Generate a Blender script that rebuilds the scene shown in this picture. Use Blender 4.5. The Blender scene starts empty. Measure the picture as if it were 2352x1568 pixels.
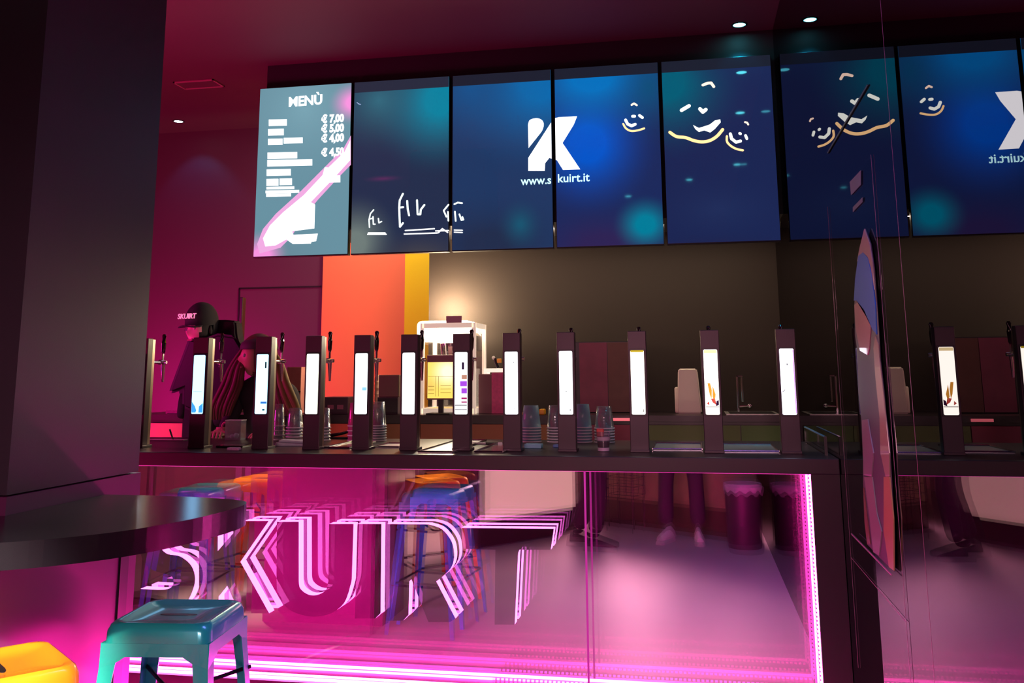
import bpy, bmesh, math, random
from mathutils import Vector, Matrix
import numpy as np
random.seed(4)
PI = math.pi
sc = bpy.context.scene
COL = sc.collection

# ------------------------------------------------------------------ camera
CAM_H = 1.45
FPX, PPX, PPY = 2126.4, 1176.0, 479.5
YAW, PIT, ROL = 0.187, 0.1736, 0.007
fwd = np.array([-math.sin(YAW)*math.cos(PIT), math.cos(YAW)*math.cos(PIT), math.sin(PIT)])
rgt = np.array([math.cos(YAW), math.sin(YAW), 0.0])
dwn = np.cross(fwd, rgt)
r_ = math.cos(ROL)*rgt + math.sin(ROL)*dwn
d_ = -math.sin(ROL)*rgt + math.cos(ROL)*dwn
RC = np.array([r_, d_, fwd])
cam = bpy.data.cameras.new('camera')
camo = bpy.data.objects.new('camera', cam)
COL.objects.link(camo)
camo.matrix_world = Matrix(((r_[0], -d_[0], -fwd[0], 0), (r_[1], -d_[1], -fwd[1], 0),
                            (r_[2], -d_[2], -fwd[2], CAM_H), (0, 0, 0, 1)))
cam.sensor_fit = 'HORIZONTAL'
cam.sensor_width = 36.0
cam.lens = FPX/2352*36.0
cam.shift_x = 0.0
cam.shift_y = -(784-PPY)/2352
cam.clip_start = 0.05
sc.camera = camo

# ------------------------------------------------------------------ view, world, sampling quality
sc.view_settings.view_transform = 'Standard'
sc.view_settings.look = 'None'
sc.view_settings.exposure = 0.0
sc.view_settings.gamma = 1.0
sc.view_settings.use_curve_mapping = False
w = bpy.data.worlds.new('world'); sc.world = w; w.use_nodes = True
w.node_tree.nodes['Background'].inputs[0].default_value = (0.012, 0.008, 0.014, 1)
w.node_tree.nodes['Background'].inputs[1].default_value = 0.5
cy = sc.cycles
cy.max_bounces = 14; cy.glossy_bounces = 12; cy.transparent_max_bounces = 16
cy.diffuse_bounces = 3; cy.transmission_bounces = 6
cy.use_denoising = True
cy.sample_clamp_indirect = 4.0
cy.caustics_reflective = True


def lin(c):
    return tuple(((v/255)/12.92 if v/255 <= .04045 else ((v/255+.055)/1.055)**2.4) for v in c)


def area_light(name, loc, rot, size, col, energy, size_y=None, spread=None, parent=None):
    l = bpy.data.lights.new(name, 'AREA'); l.energy = energy; l.color = col; l.size = size
    if size_y:
        l.shape = 'RECTANGLE'; l.size_y = size_y
    if spread: l.spread = spread
    o = bpy.data.objects.new(name, l); COL.objects.link(o); o.location = loc; o.rotation_euler = rot
    return o


def spot_light(name, loc, rot, col, energy, angle, blend=.6, size=.02):
    l = bpy.data.lights.new(name, 'SPOT'); l.energy = energy; l.color = col; l.spot_size = math.radians(angle)
    l.spot_blend = blend; l.shadow_soft_size = size
    o = bpy.data.objects.new(name, l); COL.objects.link(o); o.location = loc; o.rotation_euler = rot
    return o


# geometry constants (metres): x along the bar, y away from the camera, z up
CEIL = 3.51
WX = 0.575          # side mirror wall
MY = 4.18           # mirror inside the bar front
GY = 4.07           # glass of the bar front
BWY = 6.22          # brown back wall
LWY = 7.12          # rear wall at the left
TVY = 5.60

# added fills below stand in for unseen light sources at the left
# added white fill over the recess, no fixture modelled
area_light('recess_fill', (-2.3, 6.45, 3.40), (0.35, 0, 0), 1.0, (1.0, .88, .76), 27, .35)
# added magenta fills washing the rear left wall and the ceiling
area_light('magenta_wall_fill', (-4.3, 5.9, 1.0), (math.radians(82), 0, math.radians(-8)), .25, (1.0, .004, .36), 42.0, 1.0)
area_light('magenta_ceiling_fill', (-3.9, 3.6, .5), (math.radians(165), 0, 0), 1.4, (1.0, .01, .22), 140, 1.0)
# added warm fills standing in for unseen lights behind the camera
area_light('warm_shop_fill', (-2.4, -1.2, 2.6), (math.radians(25), math.radians(5), 0), 1.2, (1.0, .60, .45), 18, .8, spread=math.radians(60))
area_light('warm_aisle_fill', (-.45, -2.3, 2.1), (math.radians(58), 0, math.radians(8)), 1.6, (1.0, .44, .54), 46, .6, spread=math.radians(72))
area_light('violet_room_light', (.1, 2.2, 3.42), (0, 0, 0), 1.0, (.50, .25, 1.0), 12, .5, spread=math.radians(95))
# added unseen fills: under the bulkhead, under the rear edge of the counter
area_light('bulkhead_fill', (-.45, 5.80, 2.345), (0, 0, 0), 1.9, (1.0, .80, .58), 10, .03)
area_light('under_bar_fill', (-1.65, 4.985, 1.01), (math.radians(-90), 0, 0), 4.3, (1.0, .80, .60), 34, .03)
area_light('pink_floor_fill', (-1.45, 4.035, .10), (math.radians(-68), 0, 0), 3.9, (1.0, .012, .34), 150, .02)  # added fill strengthening the LED pink on the floor
area_light('magenta_side_fill', (-3.9, 4.6, 1.7), (0, math.radians(-80), 0), .8, (1.0, .02, .40), 16, .15)  # added magenta fill reaching the mannequin from the left, no tube there


# ------------------------------------------------------------------ pixel helpers: a photo point on a real plane of the place
def ray(x, y): return RC.T @ np.array([(x-PPX)/FPX, (y-PPY)/FPX, 1.0])
def PY(x, y, Y): d = ray(x, y); t = Y/d[1]; return (d[0]*t, Y, CAM_H+d[2]*t)
def PZ(x, y, z): d = ray(x, y); t = (z-CAM_H)/d[2]; return (d[0]*t, d[1]*t, z)
def PX(x, y, X): d = ray(x, y); t = X/d[0]; return (X, d[1]*t, CAM_H+d[2]*t)
def MZ(x, y, z): p = PZ(x, y, z); return (p[0], 2*MY-p[1], p[2])   # seen through the mirror in the bar front


# ------------------------------------------------------------------ materials
MATS = {}
def mat(name, col, rough=.5, metal=0.0, emis=None, es=0.0, coat=0.0, spec=.5, bump=0.0, bscale=200, noise=0.0, nscale=6):
    if name in MATS: return MATS[name]
    m = bpy.data.materials.new(name); m.use_nodes = True; nt = m.node_tree
    b = nt.nodes['Principled BSDF']
    b.inputs['Base Color'].default_value = (*col, 1); b.inputs['Roughness'].default_value = rough
    b.inputs['Metallic'].default_value = metal; b.inputs['Specular IOR Level'].default_value = spec
    b.inputs['Coat Weight'].default_value = coat; b.inputs['Coat Roughness'].default_value = .04
    if emis:
        b.inputs['Emission Color'].default_value = (*emis, 1); b.inputs['Emission Strength'].default_value = es
    if bump or noise:
        tc = nt.nodes.new('ShaderNodeTexCoord')
    if bump:
        n = nt.nodes.new('ShaderNodeTexNoise'); n.inputs['Scale'].default_value = bscale
        bp = nt.nodes.new('ShaderNodeBump'); bp.inputs['Strength'].default_value = bump; bp.inputs['Distance'].default_value = .002
        nt.links.new(tc.outputs['Object'], n.inputs['Vector']); nt.links.new(n.outputs['Fac'], bp.inputs['Height'])
        nt.links.new(bp.outputs['Normal'], b.inputs['Normal'])
    if noise:
        n = nt.nodes.new('ShaderNodeTexNoise'); n.inputs['Scale'].default_value = nscale; n.inputs['Detail'].default_value = 5
        nt.links.new(tc.outputs['Object'], n.inputs['Vector'])
        mx = nt.nodes.new('ShaderNodeMix'); mx.data_type = 'RGBA'
        mx.inputs[6].default_value = (*[c*(1-noise) for c in col], 1); mx.inputs[7].default_value = (*[min(1, c*(1+noise)) for c in col], 1)
        nt.links.new(n.outputs['Fac'], mx.inputs[0]); nt.links.new(mx.outputs[2], b.inputs['Base Color'])
    MATS[name] = m
    return m


def emit(name, col, s=1.0):
    if name in MATS: return MATS[name]
    m = bpy.data.materials.new(name); m.use_nodes = True; nt = m.node_tree
    nt.nodes.remove(nt.nodes['Principled BSDF'])
    e = nt.nodes.new('ShaderNodeEmission'); e.inputs[0].default_value = (*col, 1); e.inputs[1].default_value = s
    nt.links.new(e.outputs[0], nt.nodes['Material Output'].inputs[0])
    MATS[name] = m
    return m


def glassy(name, tcol, gcol, fac, rough=0.0, diff=None, dfac=0.0):
    """clear sheet: transparent mixed with a mirror reflection"""
    if name in MATS: return MATS[name]
    m = bpy.data.materials.new(name); m.use_nodes = True; nt = m.node_tree
    nt.nodes.remove(nt.nodes['Principled BSDF'])
    t = nt.nodes.new('ShaderNodeBsdfTransparent'); t.inputs[0].default_value = (*tcol, 1)
    g = nt.nodes.new('ShaderNodeBsdfGlossy'); g.inputs['Color'].default_value = (*gcol, 1); g.inputs['Roughness'].default_value = rough
    mx = nt.nodes.new('ShaderNodeMixShader'); mx.inputs[0].default_value = fac
    nt.links.new(t.outputs[0], mx.inputs[1]); nt.links.new(g.outputs[0], mx.inputs[2])
    out = mx.outputs[0]
    if diff:
        df = nt.nodes.new('ShaderNodeBsdfDiffuse'); df.inputs[0].default_value = (*diff, 1)
        m2 = nt.nodes.new('ShaderNodeMixShader'); m2.inputs[0].default_value = dfac
        nt.links.new(out, m2.inputs[1]); nt.links.new(df.outputs[0], m2.inputs[2]); out = m2.outputs[0]
    nt.links.new(out, nt.nodes['Material Output'].inputs[0])
    MATS[name] = m
    return m


def mirror(name, col, rough=0.0):
    if name in MATS: return MATS[name]
    m = bpy.data.materials.new(name); m.use_nodes = True; nt = m.node_tree
    nt.nodes.remove(nt.nodes['Principled BSDF'])
    g = nt.nodes.new('ShaderNodeBsdfGlossy'); g.inputs['Color'].default_value = (*col, 1); g.inputs['Roughness'].default_value = rough
    nt.links.new(g.outputs[0], nt.nodes['Material Output'].inputs[0])
    MATS[name] = m
    return m


def blobs(name, base, bl, s=1.0, coat=.5):
    """display picture: soft colour patches (object coordinates x,z) on a glossy panel.  bl = [(cx,cz,rx,rz,colour,gain)]"""
    m = bpy.data.materials.new(name); m.use_nodes = True; nt = m.node_tree
    b = nt.nodes['Principled BSDF']
    b.inputs['Base Color'].default_value = (.004, .004, .005, 1); b.inputs['Roughness'].default_value = .035
    b.inputs['Specular IOR Level'].default_value = coat
    tc = nt.nodes.new('ShaderNodeTexCoord')
    prev = None
    for cx, cz, rx, rz, c, g in bl:
        mp = nt.nodes.new('ShaderNodeMapping'); mp.vector_type = 'POINT'
        mp.inputs['Location'].default_value = (-cx/rx, 0, -cz/rz); mp.inputs['Scale'].default_value = (1/rx, 0, 1/rz)
        nt.links.new(tc.outputs['Object'], mp.inputs['Vector'])
        gr = nt.nodes.new('ShaderNodeTexGradient'); gr.gradient_type = 'QUADRATIC_SPHERE'
        nt.links.new(mp.outputs[0], gr.inputs[0])
        mx = nt.nodes.new('ShaderNodeMix'); mx.data_type = 'RGBA'
        ml = nt.nodes.new('ShaderNodeMath'); ml.operation = 'MULTIPLY'; ml.inputs[1].default_value = g; ml.use_clamp = True
        nt.links.new(gr.outputs['Fac'], ml.inputs[0]); nt.links.new(ml.outputs[0], mx.inputs[0])
        if prev is None: mx.inputs[6].default_value = (*base, 1)
        else: nt.links.new(prev, mx.inputs[6])
        mx.inputs[7].default_value = (*c, 1); prev = mx.outputs[2]
    if prev is None: b.inputs['Emission Color'].default_value = (*base, 1)
    else: nt.links.new(prev, b.inputs['Emission Color'])
    b.inputs['Emission Strength'].default_value = s
    MATS[name] = m
    return m


M_dark = mat('dark_laminate', (.017, .007, .011), .34, bump=.05)
M_pillar = mat('pillar_paint', (.026, .020, .031), .42, bump=.12, bscale=350)
M_black = mat('black_plastic', (.010, .009, .011), .35)
M_blackg = mat('black_gloss', (.008, .008, .010), .10, coat=.5)
M_tower = mat('tower_shell', (.042, .018, .030), .38)
M_alu = mat('bronze_aluminium', (.42, .33, .25), .30, .9)
M_steel = mat('brushed_steel', (.62, .62, .64), .16, 1.0)
M_chrome = mat('chrome', (.85, .85, .87), .06, 1.0)
M_wallp = mat('wall_purple_paint', (.082, .020, .050), .55, bump=.15)
M_ceil = mat('ceiling_paint', (.085, .03, .045), .7, bump=.1)
M_brown = mat('wall_brown_paint', (.027, .017, .012), .75, bump=.2)
M_floor = mat('resin_floor', (.50, .38, .42), .48, noise=.10, nscale=3)
M_mirror = mirror('mirror_silver', (.86, .78, .83))
M_smirror = mirror('smoked_mirror', (.36, .34, .36))
M_gfront = glassy('half_mirror_glass', (1, .97, 1), (1, .95, 1), .15)
M_clear = glassy('clear_acrylic', (.93, .93, .95), (1, 1, 1), .10, .02)
M_cup = glassy('clear_plastic_cup', (.80, .84, .86), (1, 1, 1), .22, .12, (.7, .75, .8), .10)
M_cuprim = mat('cup_rim_plastic', (.75, .80, .84), .25)
M_white = mat('white_plastic', (.80, .78, .70), .35)
M_cream = mat('cream_plastic', (.92, .92, .70), .4)
M_led = emit('led_magenta_white', (1.0, .06, .46), 34.0)
M_ledcore = emit('led_chip', (1.0, .06, .48), 26.0)
M_neon = emit('letter_neon', (1.0, .20, .82), 4.4)
M_gwhite = emit('screen_white', (1, 1, 1), 1.6)


# ------------------------------------------------------------------ mesh helpers
def newbm(): return bmesh.new()

def box(bm, x0, x1, y0, y1, z0, z1, bev=0.0, seg=2):
    r = bmesh.ops.create_cube(bm, size=1.0)
    vs = r['verts']
    for v in vs:
        v.co = Vector((x0+(v.co.x+.5)*(x1-x0), y0+(v.co.y+.5)*(y1-y0), z0+(v.co.z+.5)*(z1-z0)))
    if bev:
        es = list({e for v in vs for e in v.link_edges})
        bmesh.ops.bevel(bm, geom=es, offset=bev, segments=seg, affect='EDGES', profile=.5)
    return vs

def prism(bm, pts, a0, a1, axis='Y', zs=None):
    """extrude polygon pts; axis Y: pts are (x,z); axis Z: pts are (x,y); axis X: pts are (y,z)"""
    def P(p, a):
        return {'Y': (p[0], a, p[1]), 'Z': (p[0], p[1], a), 'X': (a, p[0], p[1])}[axis]
    A = [bm.verts.new(P(p, a0)) for p in pts]; B = [bm.verts.new(P(p, a1)) for p in pts]
    n = len(pts)
    fs = [bm.faces.new(A), bm.faces.new(B[::-1])]
    for i in range(n):
        fs.append(bm.faces.new((A[i], B[i], B[(i+1) % n], A[(i+1) % n])))
    bmesh.ops.recalc_face_normals(bm, faces=fs)
    return fs

def tube(bm, pts, r, n=10, caps=True):
    pts = [Vector(p) for p in pts]; rings = []
    rs = r if isinstance(r, (list, tuple)) else [r]*len(pts)
    up = Vector((0, 0, 1))
    for i, p in enumerate(pts):
        t = (pts[min(i+1, len(pts)-1)]-pts[max(i-1, 0)]).normalized()
        a = t.cross(up)
        if a.length < 1e-3: a = t.cross(Vector((1, 0, 0)))
        a.normalize(); b = a.cross(t).normalized()
        rings.append([bm.verts.new(p+(a*math.cos(2*PI*k/n)+b*math.sin(2*PI*k/n))*rs[i]) for k in range(n)])
    for i in range(len(rings)-1):
        for k in range(n):
            bm.faces.new((rings[i][k], rings[i][(k+1) % n], rings[i+1][(k+1) % n], rings[i+1][k]))
    if caps:
        bm.faces.new(rings[0][::-1]); bm.faces.new(rings[-1])

def lathe(bm, prof, cx=0, cy=0, n=24, sx=1, sy=1):
    rings = []
    for r, z in prof:
        rings.append([bm.verts.new((cx+r*sx*math.cos(2*PI*k/n), cy+r*sy*math.sin(2*PI*k/n), z)) for k in range(n)])
    for i in range(len(rings)-1):
        for k in range(n):
            bm.faces.new((rings[i][k], rings[i][(k+1) % n], rings[i+1][(k+1) % n], rings[i+1][k]))
    return rings

def ribbon(bm, pts, wd, y0, y1, n=8):
    """stroke in the xz plane with round joints, as thin relief"""
    for i in range(len(pts)-1):
        a = Vector((pts[i][0], pts[i][1])); b = Vector((pts[i+1][0], pts[i+1][1])); d = b-a
        if d.length < 1e-6: continue
        nrm = Vector((-d.y, d.x)).normalized()*wd*.5
        prism(bm, [tuple(a+nrm), tuple(a-nrm), tuple(b-nrm), tuple(b+nrm)], y0, y1)
    for p in pts:
        prism(bm, [(p[0]+wd*.5*math.cos(2*PI*k/n), p[1]+wd*.5*math.sin(2*PI*k/n)) for k in range(n)], y0-.0002, y1+.0002)

def smoothpts(pts, sub=6, closed=False):
    P = [Vector(p) for p in pts]; out = []; n = len(P)
    rng = range(n) if closed else range(n-1)
    for i in rng:
        if closed: p0, p1, p2, p3 = P[(i-1) % n], P[i], P[(i+1) % n], P[(i+2) % n]
        else: p0, p1, p2, p3 = P[max(i-1, 0)], P[i], P[i+1], P[min(i+2, n-1)]
        for k in range(sub):
            t = k/sub
            out.append(.5*((2*p1)+(-p0+p2)*t+(2*p0-5*p1+4*p2-p3)*t*t+(-p0+3*p1-3*p2+p3)*t**3))
    if not closed: out.append(P[-1])
    return [tuple(v) for v in out]

def obj(name, bm, m, parent=None, smooth=False, loc=None):
    me = bpy.data.meshes.new(name); bm.to_mesh(me); bm.free()
    me.materials.append(m)
    if smooth:
        for p in me.polygons: p.use_smooth = True
        try: me.set_sharp_from_angle(angle=math.radians(38))
        except Exception: pass
    o = bpy.data.objects.new(name, me); COL.objects.link(o)
    if parent: o.parent = parent
    if loc: o.location = loc
    return o

def tag(o, label, cat, group=None, kind=None):
    if label: o['label'] = label
    if cat: o['category'] = cat
    if group: o['group'] = group
    if kind: o['kind'] = kind
    return o

def thing(name, label, cat, loc=(0, 0, 0), rotz=0, group=None):
    o = bpy.data.objects.new(name, None); COL.objects.link(o); o.location = loc; o.rotation_euler = (0, 0, rotz)
    o.empty_display_size = .1
    return tag(o, label, cat, group)

def struct(name, bm, m, label=None, smooth=False):
    o = obj(name, bm, m, None, smooth); o['kind'] = 'structure'
    o['label'] = label; o['category'] = name.split('_')[0] if not name.startswith('trim') else 'trim'
    return o

def bxo(name, m, parent, x0, x1, y0, y1, z0, z1, bev=0.0, smooth=False):
    bm = newbm(); box(bm, x0, x1, y0, y1, z0, z1, bev); return obj(name, bm, m, parent, smooth)

def dup_tree(o, parent=None):
    c = o.copy(); COL.objects.link(c); c.parent = parent
    for ch in list(o.children): dup_tree(ch, c)
    return c

def text_mesh(name, body, size, m, parent, loc, rot=(PI/2, 0, 0), ext=.002, align='CENTER', sx=1.0, bold=0.0):
    cu = bpy.data.curves.new(name, 'FONT'); cu.body = body; cu.size = size; cu.extrude = ext; cu.align_x = align; cu.align_y = 'CENTER'
    cu.offset = bold; cu.resolution_u = 3
    t = bpy.data.objects.new(name+'_tmp', cu); COL.objects.link(t)
    dg = bpy.context.evaluated_depsgraph_get(); dg.update()
    me = bpy.data.meshes.new_from_object(t.evaluated_get(dg))
    bpy.data.objects.remove(t)
    me.name = name; me.materials.clear(); me.materials.append(m)
    o = bpy.data.objects.new(name, me); COL.objects.link(o); o.parent = parent; o.location = loc; o.rotation_euler = rot
    o.scale = (sx, 1, 1)
    return o

def skin_body(name, joints, edges, root, m, parent, sub=2):
    me = bpy.data.meshes.new(name); me.from_pydata([j[:3] for j in joints], edges, [])
    o = bpy.data.objects.new(name, me); COL.objects.link(o)
    s = o.modifiers.new('skin', 'SKIN'); s.use_smooth_shade = True
    if not me.skin_vertices: me.skin_vertices.new()
    for i, j in enumerate(joints):
        r = j[3] if isinstance(j[3], (tuple, list)) else (j[3], j[3])
        me.skin_vertices[0].data[i].radius = r
        me.skin_vertices[0].data[i].use_root = (i == root)
    b = o.modifiers.new('sub', 'SUBSURF'); b.levels = sub; b.render_levels = sub
    dg = bpy.context.evaluated_depsgraph_get(); dg.update()
    m2 = bpy.data.meshes.new_from_object(o.evaluated_get(dg)); m2.name = name
    bpy.data.objects.remove(o)
    m2.materials.clear(); m2.materials.append(m)
    for p in m2.polygons: p.use_smooth = True
    r = bpy.data.objects.new(name, m2); COL.objects.link(r); r.parent = parent
    return r

def clip_x(pts, X, keep_left):
    out = []; n = len(pts)
    ins = lambda p: (p[0] <= X) if keep_left else (p[0] >= X)
    for i in range(n):
        a, b = pts[i], pts[(i+1) % n]
        if ins(a): out.append(a)
        if ins(a) != ins(b):
            t = (X-a[0])/(b[0]-a[0]); out.append((X, a[1]+t*(b[1]-a[1])))
    return out


# ================================================================== the room
bm = newbm(); box(bm, -7, 3.2, -4.2, 7.4, -.1, 0); struct('floor', bm, M_floor, 'pale resin floor reflected pink in the bar front')
bm = newbm(); box(bm, -7, 3.2, -4.2, 7.4, CEIL, CEIL+.1); struct('ceiling', bm, M_ceil, 'dark painted ceiling tinted magenta at left')
# rear wall at left with the painted recess
bm = newbm(); box(bm, -7, -1.0, LWY, LWY+.15, 0, CEIL); struct('wall_rear', bm, M_wallp, 'purple lit rear wall behind the mannequin')
bm = newbm(); box(bm, -7.1, -6.9, -4.2, LWY, 0, CEIL); struct('wall_left', bm, M_wallp, 'dark wall at the far left of the room')
M_room = mat('room_beige', (.55, .42, .40), .6)
bm = newbm(); box(bm, -7, 3.2, -4.3, -4.1, 0, CEIL); struct('wall_front', bm, M_room, 'beige wall behind the camera')
xb = PY(985, 700, BWY)[0]
bm = newbm(); box(bm, xb, WX+.3, BWY, BWY+.18, 0, CEIL); struct('wall_back', bm, M_brown, 'dark brown wall behind the back counter')
# side wall carrying the mirror
bm = newbm(); box(bm, WX+.02, WX+.3, -1.2, BWY, 0, CEIL); struct('wall_right', bm, M_dark, 'dark side wall behind the big mirror')
# bulkhead the screens hang on
xb0 = PY(615, 150, TVY+.03)[0]
bm = newbm(); box(bm, xb0, WX+.005, TVY+.03, BWY, 2.36, CEIL-.001); struct('ceiling_bulkhead', bm, mat('bulkhead_paint', (.022, .018, .022), .6), 'black bulkhead above the row of screens')
# trims: line of a hidden door in the purple wall
tx0, tx1 = PY(549, 662, LWY)[0], PY(738, 655, LWY)[0]; tz = PY(600, 661, LWY)[2]
bm = newbm(); box(bm, tx0, tx1, LWY-.006, LWY, tz-.008, tz+.004); box(bm, tx0, tx0+.012, LWY-.006, LWY, 0, tz)
struct('trim_1', bm, M_black, 'thin dark outline of a flush door in the purple wall')
# coloured wall panels in the recess
ox0, ox1, oy1 = PY(739, 750, LWY-.03)[0], PY(930, 700, LWY-.03)[0], PY(990, 700, LWY-.03)[0]
tag(bxo('wall_panel', mat('orange_panel', (.84, .18, .075), .6), None, ox0, ox1, LWY-.04, LWY-.001, 0, 3.2), 'large flat orange wall panel below the second screen', 'wall panel', 'coloured wall panels')
tag(bxo('wall_panel', mat('yellow_panel', (.92, .66, .0), .6), None, ox1, oy1+.3, LWY-.04, LWY-.001, 0, 3.2), 'narrow yellow wall panel right of the orange one', 'wall panel', 'coloured wall panels')

# pillar
PXR = -1.82
bm = newbm(); box(bm, -2.55, PXR, 2.283, 2.897, 1.131, CEIL); struct('pillar', bm, M_pillar, 'big dark square pillar in the left foreground')
bm = newbm(); box(bm, -2.56, PXR+.006, 2.277, 2.903, 0, 1.127)
struct('pillar_base', bm, mat('pillar_base_laminate', (.085, .018, .068), .35), 'glossy laminate lower part of the foreground pillar')
py_ = PX(281, 1320, PXR+.006)[1]
bm = newbm(); box(bm, PXR+.004, PXR+.012, py_-.022, py_+.022, 0, 1.06); struct('trim_2', bm, M_black, 'black vertical joint strip on the pillar base')

# side mirror: two tall panes with a seam
ys = 2.668
wm = thing('wall_mirror', 'tall smoked mirror covering the right side wall', 'mirror', (WX, 3.5, 0))
for a, b in ((-1.2, ys-.0015), (ys+.0015, BWY-.001)):
    bxo('mirror_pane', M_smirror, wm, 0, .012, a-3.5, b-3.5, .0, CEIL-.002)
M_edge = mat('polished_glass_edge', (.35, .16, .22), .2, emis=(.5, .06, .2), es=.0)
bxo('seam', M_edge, wm, -.0004, .004, ys-.0012-3.5, ys+.0012-3.5, 0, CEIL-.002)
# clear acrylic sheet fixed over the mirror; picture on it
sh = thing('acrylic_sheet', 'thin clear acrylic sheet mounted on the mirror behind the cut-out picture', 'acrylic sheet', (WX, 0, 0))
ya, yb = PX(2085, 1428, WX)[1], PX(1957, 1280, WX)[1]
M_line = mat('acrylic_edge_line', (.30, .16, .20), .5)
bxo('sheet_edge', M_line, sh, -.0045, -.0035, ya, yb, .742, .7435)
bxo('sheet_edge', M_line, sh, -.0045, -.0035, ya-.0008, ya+.0008, .55, 2.1)
bxo('sheet_edge', M_line, sh, -.0045, -.0035, yb-.0008, yb+.0008, .35, 2.1)
bxo('sheet', glassy('thin_sheet', (.97, .97, .97), (1, 1, 1), .03), sh, -.005, -.003, ya+.002, yb-.002, .746, 2.1)

# cut-out picture: plain shapes in blue, sand and ochre (generic stand-in)
def wallpts(l): return [PX(x, y, WX-.012)[1:] for x, y in l]
pic = thing('wall_picture', 'tall pointed cut-out picture with blue and sand shapes on the mirror', 'picture', (0, 0, 0))
out = [(1985, 525), (1973, 580), (1965, 640), (1960, 700), (1962, 770), (1966, 800), (1970, 900), (1976, 960), (1980, 1050), (1980, 1100), (1984, 1180), (1990, 1250), (2010, 1272), (2030, 1292), (2052, 1312),
       (2052, 1230), (2048, 1150), (2044, 1080), (2040, 1010), (2032, 950), (2028, 900), (2020, 830), (2016, 760), (2012, 700), (2006, 620), (1998, 560)]
bm = newbm(); prism(bm, wallpts(out), WX-.009, WX-.007, 'X'); obj('backing', bm, mat('picture_dark', (.03, .015, .035), .5), pic)
def pshape(name, pts, col, k=0):
    bm = newbm(); prism(bm, wallpts(pts), WX-.012-.0006*k, WX-.0092, 'X')
    obj(name, bm, mat('picture_'+name+str(k)+str(int(col[0]*100)), col, .35, coat=.9), pic)
pshape('peak_patch', [(1985, 525), (1975, 565), (1968, 600), (1971, 588), (1982, 579), (1993, 590), (2000, 615), (2008, 665), (2003, 600), (1997, 560)], (.36, .30, .24))
pshape('blue_patch', [(1982, 579), (1971, 588), (1964, 640), (1961, 690), (1967, 690), (1976, 705), (1990, 728), (2003, 755), (2013, 768), (2010, 700), (2003, 640), (1993, 592)], (.02, .20, .62))
pshape('sand_patch', [(1962, 700), (1970, 693), (1985, 712), (2000, 748), (1996, 800), (1992, 815), (1975, 805), (1966, 760)], (.42, .31, .23))
pshape('stripe_patch', [(2010, 770), (2017, 790), (2019, 820), (2028, 900), (2034, 960), (2042, 1040), (2043, 1094), (2034, 1095), (2022, 1040), (2020, 960), (2010, 860), (2006, 800)], (.34, .29, .17), 0)
pshape('pale_patch', [(1980, 965), (1993, 962), (1999, 1000), (2006, 1040), (2002, 1095), (1984, 1090), (1982, 1020)], (.27, .26, .23), 1)
pshape('lower_stripe', [(1985, 1095), (2003, 1095), (2014, 1180), (2025, 1220), (2019, 1275), (2006, 1268), (1998, 1190)], (.27, .27, .22), 1)
pshape('ochre_stripe', [(2030, 1095), (2043, 1095), (2052, 1190), (2053, 1310), (2042, 1302), (2030, 1220)], (.42, .26, .09), 1)
pshape('red_patch', [(1983, 1120), (1990, 1180), (1999, 1250), (1992, 1250), (1986, 1200)], (.22, .05, .04), 1)
bm = newbm(); a = PX(1965, 1225, WX)[1]; b = PX(2060, 1321, WX)[1]
box(bm, WX-.016, WX-.012, b, a, .846, .850); obj('bottom_edge', bm, M_line, pic)
# two small pale stickers and a dark cut line above the picture
for lab, pts, c in (('faint grey diamond sticker on the mirror above the picture', [(1946, 418), (1971, 391), (1971, 424), (1949, 448)], (.10, .13, .19)),
                    ('lower narrow faint sticker on the mirror above the picture', [(1953, 476), (1975, 453), (1975, 463), (1953, 487)], (.08, .10, .15))):
    bm = newbm(); prism(bm, wallpts(pts), WX-.004, WX-.002, 'X'); tag(obj('sticker', bm, mat('sticker_'+lab[:5], c, .5), None), lab, 'sticker', 'stickers on the mirror')
bm = newbm(); prism(bm, wallpts([(1985, 194), (1987, 196), (1896, 353), (1894, 351)]), WX-.004, WX-.002, 'X')
tag(obj('tape_strip', bm, M_black, None), 'thin dark diagonal line across the reflected big smiling face', 'tape')

# ================================================================== bar counter
XL = -3.55
LX = .466           # inner right side of the lit box
bar = thing('bar_counter', 'long dark bar counter with a lit infinity mirror front', 'bar counter', (0, 4.0, 0))
def bb(name, m, x0, x1, y0, y1, z0, z1, bev=0.0, par=bar):
    return bxo(name, m, par, x0, x1, y0-4.0, y1-4.0, z0, z1, bev)
ct = bb('countertop', M_dark, XL, WX-.002, 4.03, 4.97, 1.0315, 1.093, .003)
bb('plinth', M_dark, XL, WX-.002, 4.06, 4.95, 0, .128)
bb('end_panel', M_dark, LX+.012, WX-.002, 4.045, 4.95, .128, 1.031)
bb('carcass', M_dark, XL, LX+.012, MY+.012, 4.95, .128, 1.031)
bb('mirror_back', M_mirror, XL, LX, MY, MY+.008, .128, 1.031)
gx = PY(1347, 1300, GY)[0]
bb('glass_pane', M_gfront, XL, gx-.0015, GY-.0005, GY+.0005, .135, 1.031)
bb('glass_pane', M_gfront, gx+.0015, LX, GY-.0005, GY+.0005, .135, 1.031)
bb('glass_joint', emit('joint_glow', (.75, .04, .42), .75), gx-.004, gx+.004, GY-.003, GY+.003, .135, 1.031)
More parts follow.
